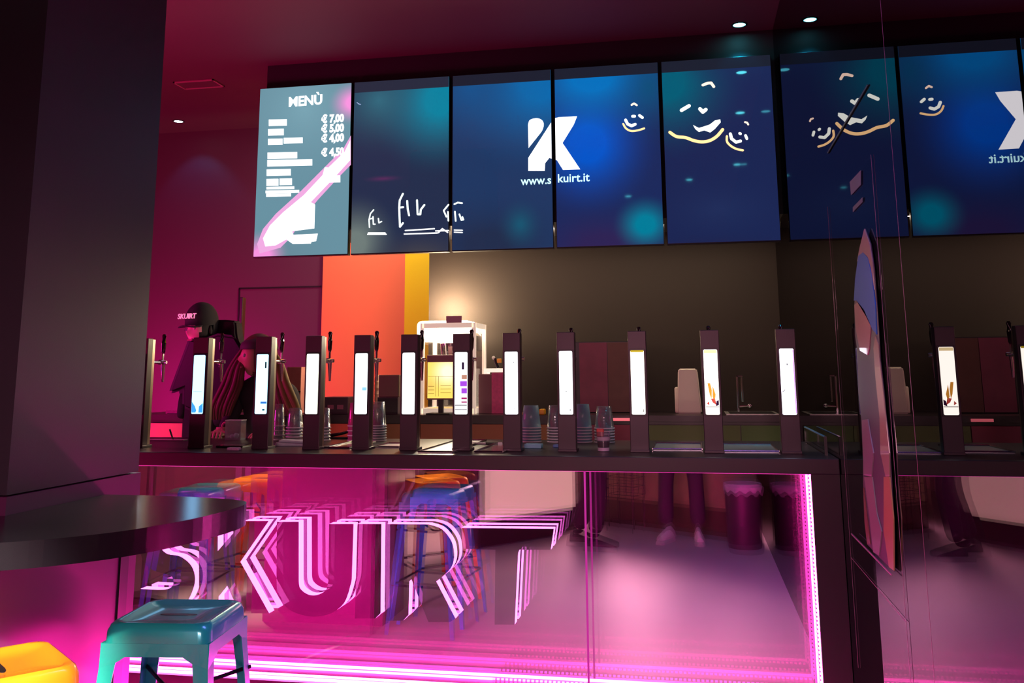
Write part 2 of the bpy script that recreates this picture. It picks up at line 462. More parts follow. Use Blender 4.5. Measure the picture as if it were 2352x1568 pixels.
# LED strip: milky side profile at right, tapes of chips along bottom and side
bb('led_strip', M_led, LX-.001, LX+.001, GY+.006, MY-.035, .135, 1.029)
bb('frame_lip', M_dark, LX-.003, LX+.012, 4.045, GY-.002, .128, 1.031)
bb('side_lining', mat('perforated_lining', (.35, .08, .22), .4), LX+.0015, LX+.003, GY+.002, MY, .13, 1.03)
bb('led_strip', M_led, XL, LX, MY-.100, MY-.090, .129, .139)
bb('led_strip', M_led, XL, -.9, MY-.052, MY-.044, .129, .137)
bb('led_strip', emit('led_dim', (1, .05, .5), 2.2), XL, LX, GY+.005, GY+.010, 1.026, 1.0305)
bm = newbm(); x = -.9
while x < LX-.01:
    box(bm, x, x+.011, MY-.052-4.0, MY-.044-4.0, .130, .137); x += .019
o = obj('led_chips', bm, M_ledcore, bar)
bm = newbm(); z = .16
while z < 1.02:
    box(bm, LX-.004, LX-.0005, MY-.033-4.0, MY-.022-4.0, z, z+.007); z += .016
o = obj('led_chips', bm, M_ledcore, bar)

# neon letters inside the bar front
LY0, LY1 = GY+.035, GY+.090
M_lface = mirror('letter_face', (.46, .42, .46))
def LP(x, y): p = PY(x, y, LY0); return (p[0], p[2])
def arc(cx, cy_, r, a0, a1, n=12, ry=None):
    ry = ry or r
    return [(cx+r*math.cos(math.radians(a0+(a1-a0)*i/n)), cy_-ry*math.sin(math.radians(a0+(a1-a0)*i/n))) for i in range(n+1)]
LET = {}
LET['S'] = smoothpts([(372, 1262), (385, 1272), (415, 1278), (440, 1300), (448, 1330), (440, 1362), (425, 1385), (390, 1405), (340, 1405), (322, 1395)], 4) + \
    smoothpts([(322, 1352), (375, 1354), (396, 1345), (396, 1325), (380, 1318), (350, 1308), (328, 1285), (322, 1255), (330, 1225), (360, 1205), (400, 1196)], 4) + \
    smoothpts([(432, 1196), (432, 1240), (400, 1245), (375, 1248), (372, 1262)], 3)
LET['K'] = [(470, 1196), (500, 1196), (500, 1265), (560, 1196), (617, 1196), (552, 1290), (618, 1408), (550, 1408), (522, 1345), (502, 1370), (502, 1408), (457, 1408), (457, 1196)]
LET['U'] = [(636, 1198), (686, 1198), (686, 1330)] + smoothpts([(686, 1335), (690, 1352), (708, 1365), (728, 1366), (748, 1355), (754, 1335)], 4) + \
    [(756, 1203), (812, 1203), (808, 1330)] + smoothpts([(806, 1340), (790, 1385), (755, 1410), (710, 1415), (665, 1400), (640, 1370), (635, 1335)], 4)
LET['I'] = [(821, 1203), (876, 1203), (874, 1408), (862, 1420), (815, 1420)]
LET['R'] = [(889, 1203)] + smoothpts([(985, 1204), (1015, 1215), (1038, 1245), (1043, 1280), (1035, 1305), (1015, 1325)], 4) + \
    [(1002, 1335), (1046, 1420), (1034, 1428), (984, 1428), (945, 1330), (940, 1335), (938, 1412), (926, 1425), (884, 1425)]
LET['T'] = [(1060, 1212), (1272, 1214), (1265, 1262), (1193, 1262), (1190, 1270), (1182, 1434), (1136, 1434), (1138, 1262), (1062, 1260)]
names = {'S': 'glowing clear letter S half hidden below the table edge', 'K': 'glowing clear letter K between S and U', 'U': 'glowing clear letter U with round bottom',
         'I': 'glowing clear letter I between U and R', 'R': 'glowing clear letter R with curved bowl', 'T': 'glowing clear letter T at the right end of the word'}
for ch, pts in LET.items():
    q = [LP(*p) for p in pts]
    cx = sum(p[0] for p in q)/len(q)
    t = thing('sign_letter', names[ch], 'sign letter', (cx, LY0, .35), 0, 'neon letters in the bar front')
    ql = []
    for p in q:
        if not ql or (abs(p[0]-ql[-1][0])+abs(p[1]-ql[-1][1])) > .002: ql.append((p[0], p[1]))
    ql = [(p[0]-cx, p[1]-.35) for p in ql]
    bm = newbm()
    for a in range(len(ql)):
        p, r2 = ql[a], ql[(a+1) % len(ql)]
        v = [bm.verts.new(c) for c in ((p[0], 0.001, p[1]), (r2[0], 0.001, r2[1]), (r2[0], LY1-LY0, r2[1]), (p[0], LY1-LY0, p[1]))]
        bm.faces.new(v)
    obj('neon_side', bm, M_neon, t)
    bm = newbm(); prism(bm, ql, 0, .002); bmesh.ops.triangulate(bm, faces=bm.faces[:]); obj('mirror_face', bm, M_lface, t)

# glass guard by the side mirror
gg = thing('glass_guard', 'small clear glass guard at the right end of the counter', 'glass guard', (WX-.03, 4.5, 1.093))
bm = newbm(); prism(bm, [(4.19-4.5, 0), (4.91-4.5, 0), (4.91-4.5, .073), (4.19-4.5, .073)], -.004, .004, 'X'); obj('pane', bm, M_clear, gg)
bm = newbm(); box(bm, -.005, .005, 4.19-4.5, 4.91-4.5, .073, .077); obj('polished_edge', bm, mat('glass_edge_blue', (.25, .45, .6), .2), gg)
bm = newbm(); box(bm, -.006, .006, 4.185-4.5, 4.195-4.5, 0, .077); obj('end_edge', bm, M_black, gg)

# ================================================================== beer towers
SCR = [  # bottom px x, rim colour, dots/graphics
    (308, (.9, .9, 1), []), (449, (.30, .62, 1), 'B'), (596, (.35, .75, 1), 'C'), (713, (.95, 1, .80), 'D'), (827, (.9, .95, 1), 'E'), (937, (1, .97, 1), 'F'),
    (1059, (1, .95, 1), 'G'), (1176, (.92, .92, 1), 'H'), (1303, (.92, .94, 1), 'I'), (1470, (1, .93, .80), 'J'), (1641, (1, .92, .80), 'K'), (1819, (.92, .84, 1), 'L')]
TWL = {0: 'beer tower half hidden behind the pillar edge', 1: 'beer tower in front of the capped mannequin', 2: 'beer tower with blue bars at the foot of its screen',
       3: 'beer tower left of the orange panel edge', 4: 'beer tower in front of the orange panel', 5: 'beer tower left of the bright popcorn cabinet',
       6: 'beer tower with purple pictures on its screen', 7: 'beer tower right of the pink box', 8: 'beer tower just right of the striped cup stacks',
       9: 'beer tower with a yellow rimmed screen beside the dark cabinet', 10: 'beer tower with orange flames at the foot of its screen', 11: 'beer tower nearest the side mirror with violet rimmed screen'}
ZC = 1.093
# prototype geometry
def tower(i, px):
    x = PY(px, 1036, 4.24)[0]
    t = thing('beer_tower', TWL[i], 'beer tower', (x, 4.24, ZC), 0, 'beer towers along the bar')
    if i == 0 or not PROTO:
        bm = newbm(); box(bm, -.041, .041, 0, .045, .004, .532, .0025)
        box(bm, -.043, .043, -.001, .085, 0, .012, .002)
        PROTO['shell'] = obj('shell', bm, M_tower, t)
        PROTO['profile'] = bxo('profile', M_alu, t, -.036, .036, .050, .074, .012, .528, .002)
        PROTO['spine'] = bxo('spine', M_blackg, t, -.033, .033, .044, .051, .010, .526)
        PROTO['bezel'] = bxo('bezel', M_black, t, -.035, .035, -.0035, .0005, .158, .452, .001)
        bm = newbm(); tube(bm, [(0, .074, .415), (0, .215, .415)], .009, 12); tube(bm, [(0, .180, .415), (0, .225, .415)], .013, 12)
        tube(bm, [(-.024, .205, .415), (.024, .205, .415)], .009, 10)
        f = PROTO['faucet'] = obj('faucet', bm, M_chrome, t, True)
        bm = newbm(); tube(bm, [(0, .212, .408), (0, .216, .36), (0, .218, .315)], [.011, .008, .005], 12); obj('spout', bm, M_chrome, f, True)
        bm = newbm(); tube(bm, [(0, .208, .415), (0, .208, .462)], .0055, 8); obj('stem', bm, M_chrome, f, True)
        bm = newbm(); tube(bm, [(0, .208, .458), (0, .208, .470), (0, .209, .515), (0, .209, .552), (0, .209, .560)], [.006, .010, .012, .011, .006], 10); obj('handle', bm, M_blackg, f, True)
    else:
        for k in ('shell', 'profile', 'spine', 'bezel'):
            c = PROTO[k].copy(); COL.objects.link(c); c.parent = t
        dup_tree(PROTO['faucet'], t)
    return t
PROTO = {}
def screenpanel(t, i, rim):
    bm = newbm(); w_, z0, z1, r = .0300, .164, .446, .006
    pts = [(w_-r+r*math.cos(a), z1-r+r*math.sin(a)) for a in [k*PI/12 for k in range(7)]] + \
          [(-w_+r+r*math.cos(a), z1-r+r*math.sin(a)) for a in [PI/2+k*PI/12 for k in range(7)]] + \
          [(-w_+r+r*math.cos(a), z0+r+r*math.sin(a)) for a in [PI+k*PI/12 for k in range(7)]] + \
          [(w_-r+r*math.cos(a), z0+r+r*math.sin(a)) for a in [1.5*PI+k*PI/12 for k in range(7)]]
    prism(bm, pts, -.0055, -.003)
    return obj('screen', bm, emit('tower_screen_%d' % i, rim, 3.0), t)
def gfx(par, name, polys, col, s=1.0, y=-.0062):
    bm = newbm()
    for p in polys: prism(bm, p, y, y+.0005)
    return obj(name, bm, emit('gfx_%s_%s' % (name, '_'.join('%d' % int(c*99) for c in col)), col, s), par)
for i, (px, rim, g) in enumerate(SCR):
    t = tower(i, px); s = screenpanel(t, i, rim)
    R = lambda x0, z0, x1, z1: [(x0, z0), (x1, z0), (x1, z1), (x0, z1)]
    if g == 'B':
        gfx(s, 'blue_graphic', [[(-.029, .17), (-.008, .17), (-.004, .18), (-.012, .20), (-.029, .222)], [(.008, .17), (.029, .17), (.029, .215), (.010, .20)]], (.05, .35, .85), 1.2)
        gfx(s, 'line_graphic', [R(-.025, .268, .02, .2695)], (.1, .1, .15), .2)
    if g == 'C':
        gfx(s, 'blue_bar', [R(-.002, .212, .029, .222)], (.05, .22, .75), 1.0)
        gfx(s, 'dark_mark', [R(.008, .180, .020, .187)], (.0, .05, .15), .3)
        gfx(s, 'grey_mark', [R(.014, .38, .022, .41)], (.05, .07, .09), .4)
    if g == 'D': gfx(s, 'dark_mark', [[(.012, .186), (.018, .196), (.024, .206), (.016, .190)]], (.02, .02, .02), .2)
    if g == 'E': gfx(s, 'pale_blue_mark', [R(.006, .272, .028, .288)], (.35, .75, 1), 1.0)
    if g == 'F': gfx(s, 'line_graphic', [R(-.018, .172, .026, .1735)], (.3, .3, .35), .5)
    if g == 'G':
        gfx(s, 'dark_mark', [R(.004, .366, .015, .400)], (.06, .02, .08), .5)
        gfx(s, 'tan_bar', [R(.003, .322, .029, .342)], (.75, .35, .25), .8)
        gfx(s, 'purple_bar', [R(-.004, .290, .029, .314), R(.002, .258, .029, .282)], (.45, .08, .85), 1.0)
        gfx(s, 'crimson_bar', [R(.002, .232, .029, .240), R(.002, .216, .029, .222)], (.55, .01, .16), .8)
        gfx(s, 'dark_line', [R(-.029, .203, .029, .207), R(-.029, .183, .029, .186)], (.08, .03, .08), .4)
    if g == 'H': gfx(s, 'dark_mark', [R(.010, .395, .013, .400), R(.012, .19, .015, .193)], (.03, .03, .03), .2)
    if g == 'I': gfx(s, 'dark_mark', [R(-.002, .262, .002, .267), R(.014, .182, .021, .186)], (.03, .03, .03), .2)
    if g == 'J':
        gfx(s, 'yellow_band', [R(-.029, .438, .029, .446)], (.75, .50, .02), .9)
        gfx(s, 'line_graphic', [R(-.012, .176, .022, .178), R(.020, .176, .023, .188)], (.05, .05, .05), .3)
    if g == 'K':
        gfx(s, 'cream_top', [R(-.028, .43, .028, .444)], (1, .78, .38), 1.5)
        gfx(s, 'orange_figure', [[(-.018, .30), (-.010, .25), (-.002, .23), (0, .27), (-.006, .30)], [(.004, .29), (.002, .24), (.010, .22), (.016, .25)]], (1, .40, .05), 1.1)
        gfx(s, 'red_figure', [[(-.006, .232), (.002, .216), (.018, .205), (.012, .235)], [(-.024, .212), (-.012, .204), (-.014, .222)]], (.85, .10, .08), 1.0)
        gfx(s, 'dark_line', [R(-.029, .196, .029, .199), [(.014, .20), (.028, .205), (.028, .228), (.018, .222)]], (.10, .02, .10), .4)
    if g == 'L':
        gfx(s, 'dark_mark', [R(-.002, .375, .002, .382), [(-.026, .262), (-.014, .272), (-.013, .270), (-.026, .258)]], (.05, .02, .06), .3)
        gfx(s, 'violet_edge', [R(.0255, .17, .0295, .44)], (.55, .20, 1), 1.4)

# ================================================================== drip trays and small things on the bar
def tray(x0, x1, y0, y1, label, m=None, h=.010):
    t = thing('drip_tray', label, 'drip tray', ((x0+x1)/2, (y0+y1)/2, ZC), 0, 'steel trays on the bar')
    w2, d2 = (x1-x0)/2, (y1-y0)/2
    bm = newbm(); box(bm, -w2, w2, -d2, d2, 0, .004, .001); obj('base', bm, m or M_steel, t)
    bm = newbm()
    tube(bm, [(-w2, -d2, .007), (w2, -d2, .007)], .004, 6); tube(bm, [(-w2, d2, .007), (w2, d2, .007)], .004, 6)
    tube(bm, [(-w2, -d2, .007), (-w2, d2, .007)], .004, 6); tube(bm, [(w2, -d2, .007), (w2, d2, .007)], .004, 6)
    obj('rim', bm, M_steel, t)
    return t
def tpx(xa, xb, ya, yb, label, m=None):
    a, b = PZ(xa, ya, ZC), PZ(xb, ya, ZC); c = PZ(xa, yb, ZC)
    return tray(a[0], b[0], a[1], c[1], label, m)
M_tray = mat('tray_steel', (.55, .62, .66), .28, 1.0)
tpx(1500, 1612, 1034, 1020, 'left long steel drip tray with blue sheen', M_tray)
tpx(1658, 1788, 1039, 1022, 'steel drip tray nearest the side mirror', M_tray)
tpx(1090, 1156, 1040, 1019, 'steel tray below the pink box between two towers')
tpx(960, 1040, 1040, 1012, 'bright white tray in front of the popcorn cabinet', mat('white_tray', (.85, .84, .78), .45))
tpx(858, 918, 1029, 1020, 'narrow bright white tray left of the popcorn cabinet', mat('white_tray', (.85, .84, .78), .45))
tpx(745, 805, 1030, 1016, 'dull steel tray in front of the orange panel')

# cups
def cup_mesh(r0, r1, h, name='cup'):
    bm = newbm(); lathe(bm, [(r1, 0), (r1*1.0, .004), (r1-.001, .004), (r0+(r1-r0)*.5, h*.5), (r0, h), (r0*.96, h)], n=20)
    bm.faces.new([v for v in bm.verts if abs(v.co.z-h) < 1e-6][-20:]) if False else None
    me = bpy.data.meshes.new(name); bm.to_mesh(me); bm.free(); me.materials.append(M_cup)
    for p in me.polygons: p.use_smooth = True
    return me
def rim_mesh(r, name='cup_rim'):
    bm = newbm(); lathe(bm, [(r, 0), (r+.0025, .001), (r+.0025, .005), (r, .006), (r-.001, .003), (r, 0)], n=20)
    me = bpy.data.meshes.new(name); bm.to_mesh(me); bm.free(); me.materials.append(M_cuprim); return me
def top_mesh(r, z, name='cup_base'):
    bm = newbm(); bmesh.ops.create_circle(bm, cap_ends=True, segments=20, radius=r, matrix=Matrix.Translation((0, 0, z)))
    me = bpy.data.meshes.new(name); bm.to_mesh(me); bm.free(); me.materials.append(M_cup); return me
def cup_stack(xa, xb, ytop, ybot, n, where, Y=4.80, step=None, tint=None):
    a, b = PY(xa, ybot, Y), PY(xb, ybot, Y); top = PY((xa+xb)/2, ytop, Y)[2]
    r1 = (b[0]-a[0])/2; x = (a[0]+b[0])/2; H = top-ZC; h = H*.62; r0 = r1*.74
    step = (H-h)/(n-1)
    cm, rm, tm = cup_mesh(r0, r1, h), rim_mesh(r1), top_mesh(r0*.97, h)
    if tint:
        cm.materials[0] = tint
    for k in range(n):
        c = bpy.data.objects.new('plastic_cup', cm); COL.objects.link(c); c.location = (x, Y, ZC+.001+k*step)
        tag(c, ('uppermost cup of the stack ' if k == n-1 else 'nested cup in the stack ')+where, 'cup', 'upturned cups: stack '+where)
        for nm, me in (('rim', rm), ('cup_base', tm)):
            if nm == 'cup_base' and k != n-1: continue
            q = bpy.data.objects.new(nm, me); COL.objects.link(q); q.parent = c
M_cuppink = glassy('pink_plastic_cup', (.85, .25, .6), (1, .6, .9), .25, .2, (.8, .2, .5), .35)
M_cupblue = glassy('printed_paper_cup', (.4, .7, .8), (1, 1, 1), .2, .3, (.30, .55, .62), .7)
cup_stack(627, 652, 928, 1010, 4, 'right beside the tower with blue bars', 4.80)
cup_stack(658, 695, 937, 1010, 5, 'behind the folded cloth', 4.80)
cup_stack(732, 758, 937, 1005, 5, 'at the left edge of the orange cabinet', 4.80)
cup_stack(799, 832, 925, 1008, 4, 'of pink cups left of the fifth tower', 4.80, tint=M_cuppink)
cup_stack(850, 886, 923, 1013, 7, 'in front of the beige cup column', 4.80)
cup_stack(1198, 1243, 931, 1013, 6, 'with blue print below the yellow tool', 4.80, tint=M_cupblue)
cup_stack(1257, 1296, 931, 1013, 6, 'of clear cups left of the ninth tower', 4.80)
cup_stack(1318, 1360, 928, 1016, 6, 'with blue print right of the ninth tower', 4.80, tint=M_cupblue)
cup_stack(1366, 1412, 933, 1014, 6, 'behind the small drink cup', 4.80)
# drink cup in front
p = PZ(1385, 1038, ZC); rr = (PY(1402, 1000, p[1])[0]-PY(1368, 1000, p[1])[0])/2; hh = PY(1385, 992, p[1])[2]-ZC
dc = thing('drink_cup', 'small clear cup with a dark red drink on the counter', 'drink cup', (p[0], p[1]+rr, ZC+.0005))
bm = newbm(); lathe(bm, [(rr*.72, 0), (rr*.74, .002), (rr*.86, hh*.5), (rr, hh), (rr*.97, hh)], n=24); bmesh.ops.create_circle(bm, cap_ends=True, segments=24, radius=rr*.72, matrix=Matrix.Translation((0, 0, .001))); obj('cup', bm, M_cup, dc, True)
bm = newbm(); lathe(bm, [(0.001, hh*.22), (rr*.76, hh*.22), (rr*.84, hh*.50), (0.001, hh*.50)], n=24); obj('drink', bm, mat('red_drink', (.10, .004, .006), .1), dc, True)
bm = newbm(); lathe(bm, [(rr*.79, .003), (rr*.81, hh*.20)], n=24); obj('base_band', bm, mat('band_white', (.75, .6, .7), .4), dc, True)
bm = newbm(); lathe(bm, [(rr*.93, hh*.56), (rr*.99, hh*.74)], n=24); obj('upper_band', bm, mat('band_grey', (.6, .5, .55), .4), dc, True)
bm = newbm(); box(bm, -rr*.9, rr*.1, -.01, .01, hh*.74, hh*1.15, .004); obj('garnish', bm, mat('red_fruit', (.75, .06, .05), .4), dc)
# ice bucket and glass jug at left
p = PZ(540, 1010, ZC)
jb = thing('glass_jug', 'small square glass jug in front of the long haired bartender', 'jug', (p[0], p[1], ZC))
bm = newbm(); prism(bm, [(-.045, -.03), (.045, -.03), (.045, .03), (-.045, .03)], 0, .004, 'Z')
for s_ in (-1, 1):
    box(bm, s_*.045-.0015, s_*.045+.0015, -.03, .03, 0, .105); box(bm, -.045, .045, s_*.03-.0015, s_*.03+.0015, 0, .105)
obj('body', bm, M_cup, jb)
bm = newbm()
tube(bm, [(-.046, -.031, .105), (.046, -.031, .105), (.046, .031, .105), (-.046, .031, .105), (-.046, -.031, .105)], .0022, 6); obj('rim', bm, M_cuprim, jb)
bm = newbm(); tube(bm, smoothpts([(-.046, 0, .095), (-.075, 0, .085), (-.078, 0, .05), (-.046, 0, .035)], 4), .006, 8); obj('handle', bm, mat('pink_glow_plastic', (.8, .15, .3), .3), jb, True)
bm = newbm(); bmesh.ops.create_icosphere(bm, subdivisions=2, radius=.016, matrix=Matrix.Translation((.005, 0, .022))); bmesh.ops.create_icosphere(bm, subdivisions=2, radius=.013, matrix=Matrix.Translation((-.022, .005, .018))); obj('ice', bm, M_cuprim, jb, True)
# folded cloth
p = PZ(668, 1025, ZC)
bm = newbm(); box(bm, -.085, .075, -.05, .05, 0, .016, .006); box(bm, -.07, .06, -.04, .045, .015, .026, .006)
for v in bm.verts: v.co.z = max(0, v.co.z+.004*math.sin(v.co.x*70)*(v.co.z > .01)); v.co.y += .01*math.sin(v.co.x*40)
o = obj('folded_cloth', bm, mat('grey_cloth', (.35, .38, .45), .85, noise=.2, nscale=60), None, False, (p[0], p[1]+.05, ZC)); tag(o, 'folded grey cloth on the bar beside the third tower', 'cloth')
# pens, papers
def slab(name, xa, xb, y, depth, h, m, label, cat, zz=ZC, rz=0):
    a, b = PZ(xa, y, zz), PZ(xb, y, zz)
    o = thing(name, label, cat, ((a[0]+b[0])/2, a[1]+depth/2, zz+.0005), rz)
    bm = newbm(); w2 = (b[0]-a[0])/2; box(bm, -w2, w2, -depth/2, depth/2, 0, h, min(h*.3, .004))
    obj('body', bm, m, o); return o
t = slab('marker_pen', 1085, 1155, 1021, .012, .012, mat('pen_white', (.7, .7, .72), .4), 'white marker pen with black grip on the bar', 'pen')
bm = newbm(); box(bm, -.01, .055, -.0065, .0065, -.0002, .0125, .003); obj('grip', bm, M_black, t)
slab('paper_packet', 1203, 1244, 1030, .06, .020, mat('cyan_packet', (.25, .62, .75), .5), 'pale blue packet lying in front of striped cups', 'packet')
slab('small_packet', 1270, 1290, 1028, .04, .014, mat('blue_packet', (.12, .28, .6), .5), 'small dark blue packet beside the ninth tower foot', 'packet')
t = slab('opener', 340, 425, 1012, .05, .006, mat('opener_plate', (.45, .35, .38), .3), 'flat metal plate with raised black pen clip at bar left', 'opener')
bm = newbm(); tube(bm, [(.03, 0, .004), (.012, .0, .045), (.006, 0, .06)], [.004, .005, .004], 8); obj('clip', bm, M_blackg, t)
slab('sugar_box', 520, 549, 1035, .03, .014, mat('pink_box', (.75, .35, .6), .4, noise=.5, nscale=150), 'small pink speckled packet box on the bar edge', 'packet')
t = slab('dark_tray', 495, 560, 1028, .10, .010, M_blackg, 'dark glossy tray behind the second tower', 'tray')
t = slab('black_tongs', 748, 806, 1008, .06, .008, M_blackg, 'black tongs lying before the orange cabinet door', 'tongs')
bm = newbm(); tube(bm, [(-.10, 0, .01), (0, .01, .025), (.10, .02, .05)], [.010, .008, .006], 8); obj('arm', bm, M_blackg, t)

# ================================================================== back counter
ZB = 1.19; BY = 5.60
bc = thing('back_counter', 'long dark back counter behind the bar', 'counter', (0, BY, 0))
xs0 = -3.62
bxo('worktop', M_dark, bc, xs0, WX-.002, -.01, BWY-BY-.001, ZB-.035, ZB)
bxo('carcass', M_dark, bc, xs0, WX-.002, .022, BWY-BY-.002, 0, ZB-.036)
fronts = [(345, 436, (1.0, .42, .30), 'pink orange'), (438, 745, (.5, .08, .05), 'red'), (748, 876, (.55, .10, .03), 'orange red'), (878, 964, (.30, .12, .035), 'tan'), (966, 1160, (.32, .10, .035), 'copper'), (1162, 1290, (.33, .15, .04), 'ochre'),
          (1292, 1452, (.24, .03, .07), 'crimson'), (1454, 1700, (.10, .17, .03), 'olive'), (1702, 1812, (.08, .19, .03), 'green')]
for xa, xc, c, nm in fronts:  # door colours also carry the differing light along the counter
    a, b = PY(xa, 980, BY)[0], min(PY(xc, 980, BY)[0], WX-.004)
    bxo('cabinet_door', mat('front_'+nm, c, .5), bc, a, b, 0, .02, .1, ZB-.055)['label'] = nm+' cabinet door'
# pink light strip piece on the crimson cabinet
a, b = PY(1408, 940, BY-.01)[0], PY(1452, 940, BY-.01)[0]
tag(bxo('light_strip', emit('strip_pink', (1, .18, .22), .9), None, a, b, BY-.03, BY-.015, ZB-.03, ZB-.014), 'short glowing pink strip on the crimson cabinet edge', 'light strip')

def onback(name, xa, xc, ybase, label, cat, depthY=None, group=None):
    """place a thing on the back counter; returns (empty, half width)"""
    Y = depthY or 5.85
    a, b = PY(xa, ybase, Y), PY(xc, ybase, Y)
    return thing(name, label, cat, ((a[0]+b[0])/2, Y, ZB+.0005), 0, group), (b[0]-a[0])/2
def hz(x, y, Y): return PY(x, y, Y)[2]-ZB

# sinks with taps
for k, (xa, xc, lab) in enumerate(((1665, 1785, 'steel sink beside the tower near the mirror'),)):
    t, w2 = onback('sink', xa, xc, 940, lab, 'sink', 5.83)
    bm = newbm(); box(bm, -w2, w2, -.20, .20, 0, .006, .002); obj('rim', bm, mat('bright_steel', (.8, .78, .72), .25, .7), t)
    bm = newbm(); box(bm, -w2*.85, w2*.85, -.16, .14, .0062, .0075); obj('basin', bm, M_black, t)
t, w2 = onback('sink_tap', 1692, 1710, 937, 'upright chrome tap standing behind the sink', 'tap', 6.06)
H = hz(1700, 862, 6.06)
bm = newbm(); box(bm, -.020, -.006, -.01, .01, 0, H, .003); box(bm, -.020, .022, -.01, .01, H-.012, H, .003); box(bm, .008, .022, -.008, .008, H*.28, H, .003); obj('body', bm, M_chrome, t)
bm = newbm(); tube(bm, [(-.006, 0, H*.15), (.05, -.01, H*.17)], .006, 8); bmesh.ops.create_icosphere(bm, subdivisions=2, radius=.016, matrix=Matrix.Translation((.055, -.01, H*.17))); obj('lever', bm, M_chrome, t, True)
# towel dispenser
t, w2 = onback('towel_dispenser', 1552, 1612, 936, 'cream plastic dispenser with notched side on the back counter', 'dispenser', 5.95)
H = hz(1580, 846, 5.95)
bm = newbm(); prism(bm, [(-w2*.88, 0), (w2, 0), (w2*.78, H*.94), (w2*.70, H), (-w2*.66, H), (-w2*.72, H*.94)], -.09, .09)
bmesh.ops.bevel(bm, geom=bm.edges[:], offset=.008, segments=3, affect='EDGES'); obj('body', bm, M_cream, t, True)
bm = newbm(); box(bm, -w2*1.03, -w2*.62, -.07, .07, 0, H*.58, .010, 3); obj('side_cover', bm, M_cream, t, True)
# dark cabinet with reddish doors
t, w2 = onback('wall_cabinet', 1325, 1452, 938, 'low dark cabinet with reddish wood doors on the back counter', 'cabinet', 6.02)
H = hz(1390, 785, 6.02)
bm = newbm(); box(bm, -w2, w2, -.10, .18, .0, H, .004); obj('body', bm, M_black, t)
bxo('door', mat('door_crimson', (.22, .04, .08), .5, noise=.3, nscale=12), t, -w2+.035, w2*.20, -.115, -.1, .006, H-.008)
bxo('door', mat('door_brown', (.13, .05, .035), .5, noise=.3, nscale=12), t, w2*.22, w2-.005, -.115, -.1, .006, H-.008)
# popcorn cabinet, brightly lit
Yp = 5.92
t, w2 = onback('popcorn_cabinet', 983, 1100, 935, 'brightly lit popcorn cabinet with pale frame on the back counter', 'popcorn machine', Yp)
H = hz(1040, 744, Yp)
M_pf = mat('pale_frame', (.85, .72, .62), .3, emis=(1, .80, .62), es=.45)  # lit look of the frame put in as emission
bm = newbm()
for sx in (-1, 1):
    for sy in (-.14, .16): box(bm, sx*w2-.012, sx*w2+.012, sy-.012, sy+.012, 0, H)
for z in (.012, H-.02):
    for sy in (-.14, .16): box(bm, -w2, w2, sy-.012, sy+.012, z-.012, z+.02)
    for sx in (-1, 1): box(bm, sx*w2-.012, sx*w2+.012, -.14, .16, z-.012, z+.02)
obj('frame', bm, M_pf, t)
bm = newbm(); box(bm, -w2*1.30, w2*.80, -.12, .13, H*.80, H*1.03, .03, 4); lo = obj('lamp', bm, emit('warm_lamp', (1, .82, .55), 12.0), t)  # lamp block enlarged to stand for its glare as well
bm = newbm(); lathe(bm, [(.001, H*.60), (.05, H*.60), (.07, H*.66), (.075, H*.78), (.03, H*.83), (.001, H*.83)], -w2*.1, .02, 20); obj('kettle', bm, M_steel, t, True)
bm = newbm(); box(bm, -w2+.012, w2-.012, -.12, .15, .012, .03); obj('tray_floor', bm, mat('warm_yellow', (.9, .7, .3), .5), t)
bm = newbm(); prism(bm, [(w2*.45, H*.72), (w2*.62, H*.86), (w2*.80, H*.90), (w2*.95, H*.86), (w2*.95, H*.70)], -.10, .10); obj('scoop', bm, mat('scoop_grey', (.42, .36, .30), .4), t)
for sx in (-1, 1):
    bxo('side_glass', M_clear, t, sx*w2-.002, sx*w2+.002, -.12, .14, .03, H-.03)
bxo('back_glass', M_clear, t, -w2+.012, w2-.012, .158, .162, .03, H-.03)
bxo('sign_plate', mat('plate_mauve', (.50, .34, .34), .5), t, -w2*.05, w2*.55, -.16, -.152, H*1.0, H*1.075)
l = bpy.data.lights.new('popcorn_glow', 'POINT'); l.energy = 42; l.color = (1, .74, .46); l.shadow_soft_size = .06
lo_ = bpy.data.objects.new('popcorn_glow', l); COL.objects.link(lo_); lo_.location = (t.location.x-.10, Yp+.10, ZB+H+.11)
spot_light('popcorn_front_beam', (t.location.x+.02, Yp-.20, ZB+H*.98), (math.radians(-68), 0, 0), (1, .86, .62), 26, 60, .6, .04)
# pale shelf frame right of it
a = PY(1114, 850, 6.0); b = PY(1162, 850, 6.0)
fr = thing('shelf_frame', 'white lit shelf edge between popcorn cabinet and pink box', 'shelf', ((a[0]+b[0])/2, 6.0, ZB+.0005))
w3 = (b[0]-a[0])/2; H3 = hz(1120, 846, 6.0)
bm = newbm(); box(bm, -w3, w3, -.04, .04, H3-.025, H3, .002); box(bm, -w3, -w3+.025, -.04, .04, 0, H3-.024, .002); obj('frame', bm, mat('shelf_white', (.9, .82, .7), .4, emis=(1, .88, .72), es=.8), fr)  # shelf edge made to glow so it looks lit
# pink box
t, w2 = onback('pink_box', 1103, 1166, 932, 'pink speckled carton with dark side on the back counter', 'box', 5.86)
H = hz(1130, 856, 5.86)
bm = newbm(); box(bm, -w2*.02, w2, -.06, .06, 0, H, .002); obj('front', bm, mat('pink_card', (.80, .10, .30), .5, noise=.25, nscale=60), t)
bm = newbm(); box(bm, -w2, -w2*.03, -.05, .06, 0, H*.97, .002); obj('side', bm, mat('mauve_card', (.22, .09, .11), .5), t)
